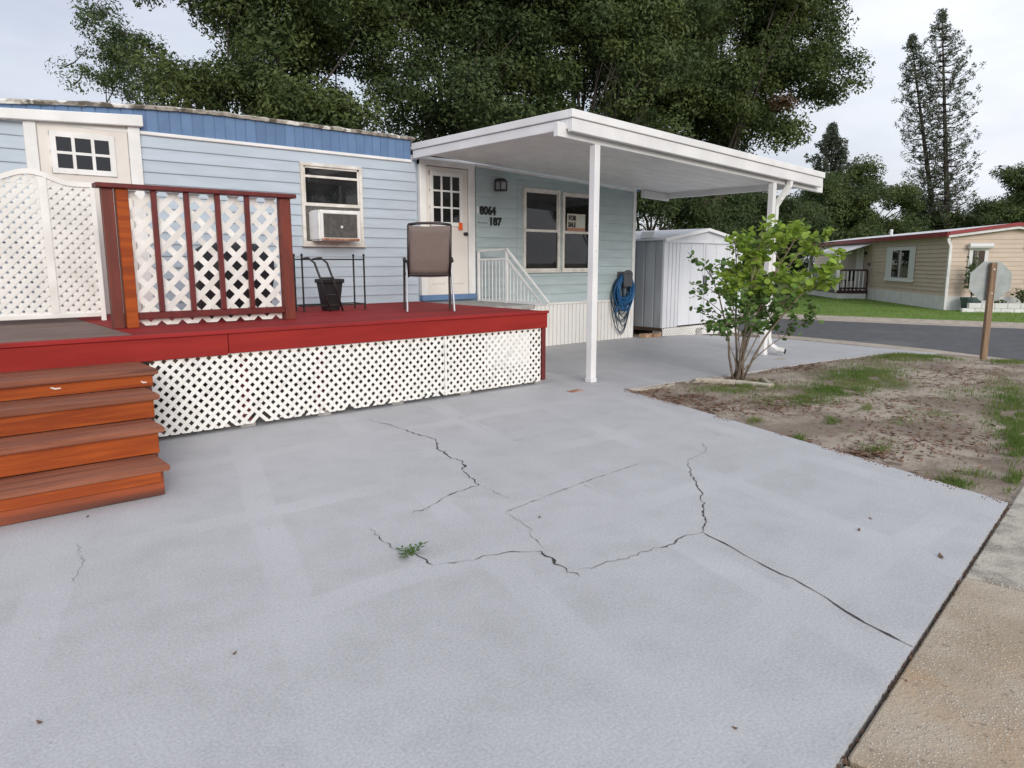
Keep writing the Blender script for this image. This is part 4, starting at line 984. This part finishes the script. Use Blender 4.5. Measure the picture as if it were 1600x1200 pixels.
# ================================================================== SHRUB
SB = Vector((8.25, 5.06, -.02))
bush = thing('shrub', 'multi stemmed shrub with round lime green leaves by the carport', 'shrub', tuple(SB))
r5 = random.Random(21); tips = []; rtv = Vector((RT[0], RT[1], 0)); fwv = Vector((FW[0], FW[1], 0)).normalized()
for i, (sx, sy, h) in enumerate(((-.45, .1, 1.45), (-.28, -.2, 1.15), (-.10, .25, 1.75), (.10, -.15, 1.95), (.30, .2, 2.0), (.55, -.1, 1.9), (.78, .25, 1.75), (.95, -.2, 1.45), (.45, -.35, 1.2), (.15, .35, 1.6), (-.4, -.25, .75), (.8, -.1, .8))):
    b = SB + rtv * r5.uniform(-.08, .10) + fwv * r5.uniform(-.07, .07); e = SB + rtv * (sx * 1.12 + .06) + fwv * sy + Vector((0, 0, h * 1.02)); pts_ = []
    for k in range(7):
        t = k / 6; pts_.append(b + (e - b) * t + rtv * (-.10 * math.sin(math.pi * t) * sx) + Vector((r5.gauss(0, .012), r5.gauss(0, .012), .08 * h * math.sin(math.pi * t))))
    r0 = .017 if h > 1.3 else .010
    mb = MB(); mb.tube(pts_, [r0 * (1 - .75 * k / 6) for k in range(7)], 7); st_ = mb.build('stem', m_twig, bush, smooth=True)
    mbt = MB()
    for q in range(7 if h > 1 else 4):
        t = r5.uniform(.36, 1.0); k = min(5, int(t * 6)); p0 = pts_[k].lerp(pts_[k + 1], t * 6 - k)
        dd = rtv * r5.uniform(-.34, .40) + fwv * r5.uniform(-.34, .34) + Vector((0, 0, r5.uniform(.02, .30))); p1 = p0 + dd
        mbt.tube([p0, p0 + dd * .5 + Vector((0, 0, .03)), p1], [.006, .005, .003], 5); tips.append((p0 + dd * .4, p1))
    mbt.build('twig', m_twig, st_)['kind'] = 'stuff'
    tips.append((pts_[4], pts_[6]))
def leaf_mesh(name, mat):
    mb = MB(); n = 9; vs = [(0, 0, 0)]
    for k in range(n):
        a = 2 * math.pi * k / n + .35; r = .92 + .12 * math.cos(a * 2); vs.append((math.cos(a) * r + .95, math.sin(a) * r * .98, .16 * abs(math.sin(a)) - .06 * math.cos(a)))
    vs[0] = (.95, 0, -.05); fs = [(0, 1 + k, 1 + (k + 1) % n) for k in range(n)]
    me = bpy.data.meshes.new(name); me.from_pydata(vs, [], fs); me.materials.append(mat); return me, vs, fs
lm, LV, LF = leaf_mesh('leaf', m_lime); lm2, _, _ = leaf_mesh('leaf', m_midl)
cand = []
for (a, b) in tips:
    for k in range(r5.randint(24, 32)):
        p = a.lerp(b, r5.uniform(0, 1.04)) + Vector((r5.gauss(0, .035), r5.gauss(0, .035), r5.gauss(0, .035)))
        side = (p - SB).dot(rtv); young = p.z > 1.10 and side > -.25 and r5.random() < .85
        d = Vector((r5.gauss(0, 1), r5.gauss(0, 1), r5.gauss(.15, .35))).normalized(); nn = Vector((r5.gauss(0, .9), r5.gauss(0, .9), .8)).normalized()
        y_ = nn.cross(d).normalized(); nn = d.cross(y_); sz = r5.uniform(.022, .052) * (1.12 if young else .8)
        cand.append((sz, young, Matrix(((d.x, y_.x, nn.x, p.x), (d.y, y_.y, nn.y, p.y), (d.z, y_.z, nn.z, p.z), (0, 0, 0, 1))) @ Matrix.Scale(sz, 4)))
cand.sort(key=lambda c: -c[0])
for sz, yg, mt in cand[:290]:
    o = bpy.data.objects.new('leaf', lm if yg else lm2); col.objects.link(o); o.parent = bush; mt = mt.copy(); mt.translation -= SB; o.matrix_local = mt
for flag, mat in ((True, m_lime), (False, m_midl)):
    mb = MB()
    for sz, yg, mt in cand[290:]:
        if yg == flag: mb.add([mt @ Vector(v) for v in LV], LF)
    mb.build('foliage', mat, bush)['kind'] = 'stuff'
# pale edging strips round its bed
be = thing('bed_edging', 'pale concrete edging strips around the shrub bed', 'edging', (8.1, 4.9, -.03))
E1 = gz(1030, 596); pts_ = [gz(1086, 594), gz(1150, 598), gz(1205, 604), gz(1192, 593)]
for a, b in zip(pts_[:-1], pts_[1:]): MB().bar((a[0], a[1], -.005), (b[0], b[1], -.005), .07, .08).build('edging_strip', m_edging, be, bevel=.012)

# ================================================================== STOP SIGN (seen from behind)
sp = (14.2, 4.0); sz0 = T(14.2) - .03
sn = thing('stop_sign', 'octagonal road sign seen from behind on a weathered wooden post', 'sign', (*sp, sz0), rz=R(42), local=True)
MB().box(-.045, .045, -.045, .045, -.15, 1.66).build('post', m_postw, sn, bevel=.008)
mb = MB(); oc = [(.355 * math.cos(R(22.5 + 45 * k)), 1.35 + .355 * math.sin(R(22.5 + 45 * k))) for k in range(8)]
mb.hexa([(.046, a, b) for a, b in oc], [(.049, a, b) for a, b in oc]); pl = mb.build('sign_plate', m_signback, sn)
mb = MB(); mb.hexa([(.0495, a * .97, 1.35 + (b - 1.35) * .97) for a, b in oc], [(.0505, a * .97, 1.35 + (b - 1.35) * .97) for a, b in oc]); mb.build('red_face', m_signred, pl)
mb = MB()
for z in (1.15, 1.55): mb.tube([(-.052, 0, z), (-.04, 0, z)], .012, 6)
mb.build('bolt', m_alu, sn)

# ================================================================== NEIGHBOUR
NB = (28.5, 9.4, -.25); NR = math.atan2(.663, .749)      # local x = along the long wall (away), local -y = along the gable wall
nb = thing('neighbor_house', 'tan mobile home with red roof trim across the road', 'mobile home', NB, rz=NR, local=True)
NW = 4.1; NL = 17; NH = 2.68
MB().box(0.02, NL, -NW + .02, -.02, .0, NH).build('wall', m_tan, nb)
for i in range(14):
    z = .52 + i * .152; q = [(.0, z), (-.022, z), (-.004, z + .152), (.0, z + .152)]
    MB().hexa([(a + .02, -.0, b) for a, b in q], [(a + .02, -NW, b) for a, b in q]).build('siding_board', m_tan, nb)
    MB().hexa([(.0, -a * 1.6 - .02, b) for a, b in q][::-1], [(NL, -a * 1.6 - .02, b) for a, b in q][::-1]).build('siding_board', m_tan, nb)
mb = MB(); mb.hexa([(.02, -.02, NH), (.02, -NW / 2, NH + .27), (.02, -NW + .02, NH)], [(.1, -.02, NH), (.1, -NW / 2, NH + .27), (.1, -NW + .02, NH)]); mb.build('gable', m_tan, nb)
for s_ in (0, 1):
    ya, yb = (.16, -NW / 2) if s_ == 0 else (-NW - .16, -NW / 2)
    mb = MB(); mb.hexa([(-.2, ya, NH + .02), (NL, ya, NH + .02), (NL, yb, NH + .31), (-.2, yb, NH + .31)], [(-.2, ya, NH + .08), (NL, ya, NH + .08), (NL, yb, NH + .37), (-.2, yb, NH + .37)]); mb.build('roof', m_nroof, nb)
    mb = MB(); mb.hexa([(-.24, ya, NH - .03), (-.205, ya, NH - .03), (-.205, yb, NH + .26), (-.24, yb, NH + .26)], [(-.24, ya, NH + .09), (-.205, ya, NH + .09), (-.205, yb, NH + .38), (-.24, yb, NH + .38)]); mb.build('bargeboard', m_nred, nb)
    mb = MB(); mb.hexa([(-.2, ya, NH - .12), (-.15, ya, NH - .12), (-.15, yb, NH + .17), (-.2, yb, NH + .17)], [(-.2, ya, NH - .031), (-.15, ya, NH - .031), (-.15, yb, NH + .259), (-.2, yb, NH + .259)]); mb.build('white_rake', m_white, nb)
MB().box(-.205, NL, .165, .215, NH - .09, NH + .085).build('fascia', m_nred, nb)
MB().box(-.15, NL, -.02, .164, NH - .03, NH + .015).build('soffit', m_white, nb)
MB().box(-.03, NL, .0, .035, .0, .52).build('skirting', m_white, nb)
MB().box(-.035, .02, -NW, .0, .0, .52).build('skirting', m_white, nb)
for (x, w) in ((3.4, .95),):
    w_ = MB().box(2.85, 5.75, .02, .055, .98, 2.32).build('window', m_shutter, nb); MB().box(3.35, 5.05, .056, .066, 1.10, 2.18).build('pane', m_glassw, w_)
    MB().box(4.15, 4.22, .067, .08, 1.10, 2.18).build('mullion', m_white, w_); MB().box(2.8, 5.8, .03, .09, .93, .979).build('sill', m_white, w_)
for y0 in (-.62, -2.55):
    w_ = MB().box(-.055, .02, y0 - .62, y0, 1.0, 2.25).build('window', m_shutter, nb); MB().box(-.066, -.056, y0 - .50, y0 - .12, 1.06, 2.12).build('pane', m_glassw, w_)
    MB().box(-.066, -.0565, y0 - .30, y0 - .13, 1.06, 2.12).build('curtain', m_doorw, w_)
    mb = MB(); mb.tube([(-.12, y0 + .06, 2.27), (-.12, y0 - .70, 2.27)], .10, 10); mb.build('rolled_awning', m_shutter, w_)
mb = MB(); mb.bar((-.06, .12, 2.58), (-.06, .10, 2.45), .09, .09); mb.bar((-.06, .10, 2.45), (-.08, .03, 2.3), .09, .09); mb.bar((-.08, .03, 2.3), (-.08, .03, .05), .09, .09); mb.build('downspout', m_white, nb)
MB().box(8.7, 9.6, .02, .06, .45, 2.35).build('door', m_white, nb)
mb = MB(); mb.tube([(8.35, .02, 2.12), (8.35, .12, 2.12)], .07, 8); mb.build('porch_lamp', m_black, nb)
MB().box(7.75, 8.1, .022, .045, 1.55, 1.66).build('number_plate', m_greyp, nb)
PX, PD = 7.75, 1.38
mb = MB(); mb.hexa([(PX, .03, 2.50), (PX + 4.9, .03, 2.50), (PX + 4.9, PD + .1, 2.06), (PX, PD + .1, 2.06)], [(PX, .03, 2.54), (PX + 4.9, .03, 2.54), (PX + 4.9, PD + .1, 2.10), (PX, PD + .1, 2.10)]); mb.build('awning', m_nroof, nb)
MB().box(PX, PX + 4.9, PD + .102, PD + .14, 1.99, 2.11).build('awning_fascia', m_white, nb)
for x in (PX + .06, PX + 4.8): MB().box(x - .07, x + .07, PD - .07, PD + .07, .33, 2.075).build('awning_post', m_white, nb)
MB().box(PX - .02, PX + 5.4, .04, PD + .02, .28, .42).build('porch_floor', m_brownrail, nb)
MB().box(PX, PX + 5.3, PD - .08, PD, .0, .279).build('porch_skirt', m_white, nb); MB().box(PX, PX + .07, .1, PD - .081, .0, .279).build('porch_skirt', m_white, nb)
for (a, b) in (((PX + .03, .1), (PX + .03, PD - .08)), ((PX + .14, PD - .03), (PX + 4.2, PD - .03))):
    MB().bar((*a, 1.34), (*b, 1.34), .10, .07).build('porch_rail', m_brownrail, nb); MB().bar((*a, .52), (*b, .52), .07, .07).build('porch_rail', m_brownrail, nb)
    n = int(math.dist(a, b) / .17)
    for i in range(n + 1):
        t = i / n; x = a[0] + (b[0] - a[0]) * t; y = a[1] + (b[1] - a[1]) * t
        MB().box(x - .028, x + .028, y - .028, y + .028, .42, 1.33).build('porch_baluster', m_white if 0 < i < n else m_brownrail, nb)
for i in range(3): MB().box(PX + 5.4 + .3 * i, PX + 5.7 + .3 * i, .3, PD, .0, .28 - .09 * i).build('porch_step', m_brownrail, nb)
mb = MB(); mb.tube([(9.5, -1.4, NH + .2), (9.5, -1.4, NH + .55)], .07, 8); mb.build('roof_vent', m_alu, nb)
# (border) with plants in front of its gable wall
bw = thing('block_border', 'low white block border in front of the tan house', 'border', NB, rz=NR, local=True)
for r_ in range(2):
    for i in range(10):
        y = -.15 - i * .41 - (.2 if r_ else 0); MB().box(-1.0, -.84, y - .40, y, -.01 + r_ * .17, .155 + r_ * .17 if r_ == 0 else .335).build('block', m_white, bw, bevel=.01)
def leafy(name, label, cat, base, stems, h, spread, nleaf, lsz, mat, seed, pot=None, group=None):
    t = thing(name, label, cat, tuple(base), group); r = random.Random(seed); b = Vector(base); zb = 0
    if pot:
        mb = MB(); mb.lathe([(pot * .7, b.z), (pot * .95, b.z + pot * 1.3), (pot, b.z + pot * 1.3), (pot, b.z + pot * 1.5), (pot * .85, b.z + pot * 1.5)], b.x, b.y, 14); mb.build('pot', m_terracotta, t); zb = pot * 1.45
    ms = MB(); ml = MB()
    for i in range(stems):
        a = r.uniform(0, 6.28); e = b + Vector((math.cos(a) * spread * r.random(), math.sin(a) * spread * r.random(), zb + h * r.uniform(.5, 1))); s0 = b + Vector((0, 0, zb))
        ms.tube([s0, s0.lerp(e, .5) + Vector((0, 0, .05 * h)), e], [.012, .008, .004], 4)
        for k in range(nleaf):
            p = s0.lerp(e, r.uniform(.3, 1.05)) + Vector([r.gauss(0, spread * .12) for _ in range(3)]); d = Vector([r.gauss(0, 1) for _ in range(3)]).normalized() * lsz; w = Vector([r.gauss(0, 1) for _ in range(3)]).cross(d).normalized() * lsz * .35
            ml.add([p, p + d * .5 + w, p + d, p + d * .5 - w], [(0, 1, 2, 3)])
    ms.build('stem', m_twig, t); ml.build('foliage', mat, t)['kind'] = 'stuff'; return t
def nloc(x, y, z=0): return Vector(NB) + Matrix.Rotation(NR, 3, 'Z') @ Vector((x, y, z))
leafy('potted_plant', 'tall loose potted shrub below the tan house window', 'potted plant', nloc(-.5, -.62, .0), 12, 1.35, .45, 26, .13, m_leafl, 1, pot=.34)
leafy('potted_plant', 'small dark potted plant at the tan house border', 'potted plant', nloc(-.5, -2.3, .0), 8, .55, .3, 18, .1, m_leafo, 2, pot=.2)
leafy('border_plant', 'low dark plant behind the white block border', 'plant', nloc(-.55, -1.55), 8, .5, .25, 14, .1, m_leafo, 3)
pc2 = thing('porch_chair', 'dark chair standing on the brown neighbor porch', 'chair', tuple(nloc(8.5, .75, .42)), rz=NR + R(200), local=True)
MB().box(-.25, .25, -.25, .25, .40, .45).build('seat', m_black, pc2); MB().box(-.25, .25, .22, .27, .451, .95).build('backrest', m_black, pc2)
for a in (-.22, .22):
    for b in (-.22, .22): MB().box(a - .02, a + .02, b - .02, b + .02, 0, .399).build('leg', m_black, pc2)

# ================================================================== TREES
def leaves_np(centers, radii, per, size, seed, flat=.75, aspect=.5, ball=.8):
    g = np.random.default_rng(seed); Cn = np.repeat(np.array(centers), per, 0); Rr = np.repeat(np.array(radii), per, 0)[:, None]
    n = len(Cn); d = g.normal(0, 1, (n, 3)); d /= np.linalg.norm(d, axis=1)[:, None]; rr = g.random((n, 1)) ** .42
    P = Cn + d * rr * Rr * np.array([1.15, 1.15, flat])
    nn = d * ball + np.array([0, 0, .45]) + g.normal(0, .55, (n, 3)); nn /= np.linalg.norm(nn, axis=1)[:, None] + 1e-9
    a = np.cross(nn, g.normal(0, 1, (n, 3))); a /= np.linalg.norm(a, axis=1)[:, None] + 1e-9
    b = np.cross(nn, a)
    s_ = size * g.uniform(.6, 1.35, (n, 1)); a = a * s_; b = b * s_ * aspect
    VV = np.stack([P - a, P - b * .9, P + a, P + b * .9], 1).reshape(-1, 3); return VV, np.arange(4 * n).reshape(-1, 4)
def oak(name, label, base, crown, ncl, per, size, mat, seed, clr=(.45, .8), trunk=.28, group=None, brown=0, gapf=.3, limbs=16):
    """crown: list of (cx, cy, cz, rx, ry, rz) in world metres"""
    t = thing(name, label, 'tree', tuple(base), group); r = random.Random(seed); cs = []; rs = []
    vol = [c[3] * c[4] * c[5] for c in crown]
    while len(cs) < ncl:
        c = r.choices(crown, vol)[0]; d = Vector([r.gauss(0, 1) for _ in range(3)]).normalized() * (r.random() ** .42)
        p = (c[0] + d.x * c[3], c[1] + d.y * c[4], c[2] + d.z * c[5])
        if mnoise.noise(Vector(p) * .55 + Vector((seed, 0, 0))) < -gapf * .5: continue
        cs.append(p); rs.append(r.uniform(*clr))
    VV, FF = leaves_np(cs, rs, per, size, seed); npmesh('crown', VV, FF, mat, t)['kind'] = 'stuff'
    if brown:
        VV, FF = leaves_np([brown], [.55], 500, size, seed + 1); npmesh('dead_sprig', VV, FF, m_leafbr, t)
    b = Vector(base); top = Vector((sum(c[0] for c in crown) / len(crown), sum(c[1] for c in crown) / len(crown), sum(c[2] for c in crown) / len(crown)))
    fork = b.lerp(top, .38); mt = MB()
    mt.tube([b - Vector((0, 0, .1)), b.lerp(fork, .4) + Vector((.1, .05, 0)), fork], [trunk * 1.35, trunk, trunk * .8], 10)
    mt.build('trunk', m_bark, t, smooth=True); ml = MB()
    big = r.sample(range(len(cs)), min(limbs, len(cs)))
    for i in big:
        e = Vector(cs[i]); m1 = fork.lerp(e, .5) + Vector((r.gauss(0, .3), r.gauss(0, .3), r.uniform(.1, .6)))
        pts = [fork - Vector((0, 0, .2)), fork.lerp(m1, .5) + Vector((r.gauss(0, .12), r.gauss(0, .12), .15)), m1, m1.lerp(e, .5) + Vector((r.gauss(0, .15), r.gauss(0, .15), r.gauss(0, .1))), e]
        k = r.uniform(.22, .42); ml.tube(pts, [trunk * k, trunk * k * .75, trunk * k * .5, trunk * k * .28, trunk * .04], 6, cap=False)
    dl = np.array(cs)
    for i in range(0, len(cs), 2):                      # thin branches between clumps
        q = np.argsort(((dl - dl[i]) ** 2).sum(1))[r.randint(1, 4)]; a = Vector(cs[i]); e = Vector(cs[int(q)]); ml.tube([a, a.lerp(e, .5) + Vector((0, 0, -.08)), e], [.03, .022, .012], 4, cap=False)
    ml.build('limbs', m_bark, t, smooth=True); return t
def P3(px, py, dep): p = CC + ray(px, py) * dep / FPX; return p
def blob(px, py, dep, rx, rz, ry=None): p = P3(px, py, dep); return (float(p[0]), float(p[1]), float(p[2]), rx, ry or rx, rz)
def gb(px, dep, z=-.05): x, y = at(px, dep); return (x, y, z)
GO = 'live oaks behind the house'
oak1 = oak('oak_tree', 'broad dark live oak rising behind the white side door', gb(430, 19.5), [blob(330, -10, 19, 2.2, 2.2), blob(470, 40, 20, 3.0, 2.9), blob(420, -130, 20, 3.4, 2.4), blob(330, 130, 18.5, 1.7, 1.0), blob(440, 150, 18.5, 1.8, 1.2), blob(540, 170, 19, 1.6, 1.2)], 400, 400, .064, m_leafo, 1, clr=(.45, .85), trunk=.2, group=GO, gapf=.05, limbs=12)
oak('oak_tree', 'tall live oak with visible dark limbs behind the window air conditioner', gb(690, 21), [blob(670, 40, 20.5, 3.0, 3.0), blob(790, -60, 21, 3.2, 2.8), blob(600, -100, 22, 2.8, 2.6), blob(690, 150, 20, 2.4, 1.3), blob(600, 160, 20.5, 1.6, 1.2), blob(790, 130, 20.5, 1.8, 1.3)], 400, 380, .064, m_leafo2, 2, clr=(.45, .8), trunk=.22, group=GO, gapf=.15, limbs=16)
oak('oak_tree', 'live oak with bare hanging twigs directly above the carport roof', gb(900, 23), [blob(880, 20, 22, 3.0, 3.2), blob(960, 140, 22.5, 2.6, 1.6), blob(900, -90, 23, 3.4, 2.2), blob(850, 150, 22, 2.0, 1.3), blob(1000, 60, 23, 2.4, 2.4)], 370, 380, .066, m_leafo, 3, clr=(.45, .8), trunk=.25, group=GO, gapf=.18, limbs=16)
oak('oak_tree', 'wide live oak spreading past the far end of the carport', gb(1080, 30, -.2), [blob(1090, 60, 29, 4.2, 4.2), blob(1240, 80, 29, 2.2, 2.6), blob(1270, 120, 28.5, 1.8, 1.3), blob(1170, -60, 30, 4.0, 3.0), blob(1190, 195, 29, 2.2, 1.5), blob(1060, 190, 29, 3.0, 2.2), blob(1235, 10, 29, 2.0, 1.6)], 560, 380, .080, m_leafo, 4, clr=(.5, .95), trunk=.36, group=GO, brown=tuple(P3(1225, 160, 27.5)), gapf=.12, limbs=18)
oak('small_tree', 'airy thin leaved tree against the pale sky left of the oaks', gb(225, 23), [blob(165, 60, 23, 1.1, 1.0), blob(215, 110, 23, 1.3, 1.1), blob(130, 125, 23, .8, .6), blob(150, 20, 23, .5, .8), blob(110, 95, 23, .5, .4)], 95, 130, .050, m_leafl, 5, clr=(.25, .5), trunk=.10, gapf=.2)
GB = 'dark trees filling the gap beyond the shed'
oak('background_tree', 'dark tree trunk and foliage between the house corner and shed', gb(1010, 27), [blob(1010, 300, 26, 2.0, 1.7), blob(1040, 350, 27, 2.0, 1.4), blob(1010, 400, 27, 2.2, 1.0)], 150, 340, .062, m_leafo2, 6, trunk=.25, group=GB, gapf=0)
oak('background_tree', 'paler olive tree rising just over the shed roof', gb(1120, 31, -.2), [blob(1110, 345, 31, 1.6, 1.2), blob(1130, 310, 32, 1.3, .9), blob(1120, 400, 31, 2.0, 1.0)], 110, 320, .062, m_leafl, 7, trunk=.2, gapf=0)
oak('background_tree', 'dark spreading tree seen beside the carport downspout', gb(1185, 36, -.2), [blob(1180, 320, 36, 2.8, 1.9), blob(1225, 360, 36, 2.4, 1.5), blob(1150, 380, 38, 3.0, 1.3)], 160, 340, .07, m_leafo2, 8, trunk=.25, gapf=0)
oak('round_tree', 'round crowned dark green tree behind the tan house roof', gb(1330, 48, -.2), [blob(1330, 315, 48, 3.0, 2.7), blob(1380, 330, 48, 2.2, 2.3), blob(1270, 330, 47, 2.4, 2.4), blob(1345, 375, 47, 4.4, 1.6), blob(1412, 315, 49, .9, 1.0)], 280, 380, .09, m_leafo, 9, clr=(.5, .9), trunk=.3, gapf=0)
oak('distant_tree', 'loose olive tree beyond the tan house at the pine trunks', gb(1475, 52, -.2), [blob(1475, 345, 52, 2.8, 1.6), blob(1445, 365, 52, 2.0, 1.2), blob(1510, 370, 52, 3.0, 1.2)], 130, 300, .10, m_leafl, 10, clr=(.5, .8), trunk=.2, gapf=.2)
oak('distant_tree', 'dark tree standing over the tan house gable peak', gb(1580, 50, -.2), [blob(1570, 315, 50, 2.2, 1.8), blob(1610, 300, 50, 2.6, 2.6), blob(1560, 350, 50, 3.0, 1.5), blob(1650, 330, 50, 3.0, 2.6)], 200, 340, .09, m_leafo, 11, clr=(.5, .9), trunk=.22, gapf=.1)
far_trees = [('distant_tree', 'low dark tree left of the round crowned tree', gb(1240, 55, -.2), [blob(1235, 345, 55, 3.4, 2.2), blob(1250, 385, 55, 3.6, 1.6)])]
for a, b, c, d in far_trees: oak(a, b, c, d, 120, 340, .10, m_leafo2, 12, clr=(.6, 1.0), trunk=.22, gapf=0)
# trees across the street behind the camera, they show only as reflections in the windows
for i, (x, y) in enumerate(((13, -27), (22, -26), (31, -25), (41, -20))):
    o = oak1.copy(); col.objects.link(o); o.location = (x, y, -.4); o.rotation_euler = (0, 0, i * 1.9); o.scale = (1, 1, .8 + .08 * i)
    for c in oak1.children:
        d = c.copy(); col.objects.link(d); d.parent = o
    tag(o, 'leafy oak across the street that shows only in window reflections', 'tree', 'oaks across the street')

def norfolk(label, base, top, lean, rmax, nwh, seed, size, zlow, dense=1.0, cone=3.2):
    t = thing('norfolk_pine', label, 'tree', tuple(base)); r = random.Random(seed); b = Vector(base); e = b + Vector((lean[0], lean[1], top)); mt = MB()
    mt.tube([b - Vector((0, 0, .1)), b.lerp(e, .5), e], [.24, .15, .03], 8); mt.build('trunk', m_bark, t, smooth=True)
    ml = MB(); cs = []; rs = []
    for i in range(nwh):
        f = (i + r.uniform(-.25, .25)) / (nwh - 1); f = min(1, max(0, f)); z = zlow + (top - zlow) * f; p = b.lerp(e, z / top)
        rad = rmax * min(1, (1 - f) * cone + .10) * r.uniform(.72, 1.05); a0 = r.uniform(0, 6.28)
        for k in range(8):
            if r.random() < .12: continue
            a = a0 + k * 2 * math.pi / 8 + r.gauss(0, .15); l = rad * r.uniform(.55, 1.12); q = [p]
            for u_ in (.35, .7, 1): q.append(p + Vector((math.cos(a) * l * u_, math.sin(a) * l * u_, -.06 * l * math.sin(u_ * 3) + .42 * l * u_ * u_)))
            ml.tube(q, [.03, .022, .016, .008], 4, cap=False)
            for u_ in (.5, .75, 1.0):
                if r.random() > (.30 if u_ < .6 else .74) * dense: continue
                c = q[1].lerp(q[3], (u_ - .35) / .65); cs.append((c.x + r.gauss(0, .04), c.y + r.gauss(0, .04), c.z + .07)); rs.append(r.uniform(.15, .26) * (1.15 if f > .9 else 1))
    ml.build('branches', m_bark, t)['kind'] = 'stuff'; VV, FF = leaves_np(cs, rs, 20, size, seed, 1.3, .35); npmesh('crown', VV, FF, m_leafp, t)['kind'] = 'stuff'; return t
def lean_from(b, px, py, dep): p = P3(px, py, dep); return (float(p[0]) - b[0], float(p[1]) - b[1], float(p[2]) - b[2])
b1 = gb(1487, 50, -.2); l1 = lean_from(b1, 1472, 24, 50); norfolk('taller straight norfolk pine of the bare pair', b1, l1[2], (l1[0], l1[1]), 2.1, 34, 1, .11, 4.2)
b2 = gb(1476, 51, -.2); l2 = lean_from(b2, 1424, 62, 51); norfolk('shorter leaning norfolk pine of the bare pair', b2, l2[2], (l2[0], l2[1]), 1.8, 30, 2, .11, 4.5)
b3 = gb(1296, 62, -.2); l3 = lean_from(b3, 1300, 200, 62); norfolk('small dense norfolk pine top behind the round tree', b3, l3[2], (l3[0], l3[1]), 2.4, 26, 3, .17, 5, dense=1.5, cone=1.6)
# bare hanging twigs over the carport roof
r6 = random.Random(4); oaks = [o for o in bpy.data.objects if o.get('label', '').startswith('live oak with bare')][0]; mb = MB()
for i in range(12):
    a = Vector(P3(955 + r6.gauss(0, 14), 95 + r6.uniform(-10, 25), 20.5)); e = Vector(P3(945 + r6.gauss(0, 34), 165 + r6.uniform(-20, 20), 20.3))
    mb.tube([a, a.lerp(e, .5) + Vector((r6.gauss(0, .1), r6.gauss(0, .1), .05)), e], [.011, .008, .004], 4, cap=False)
mb.build('bare_twigs', m_bark, oaks)

for o in bpy.data.objects:
    if '_org' in o: del o['_org']
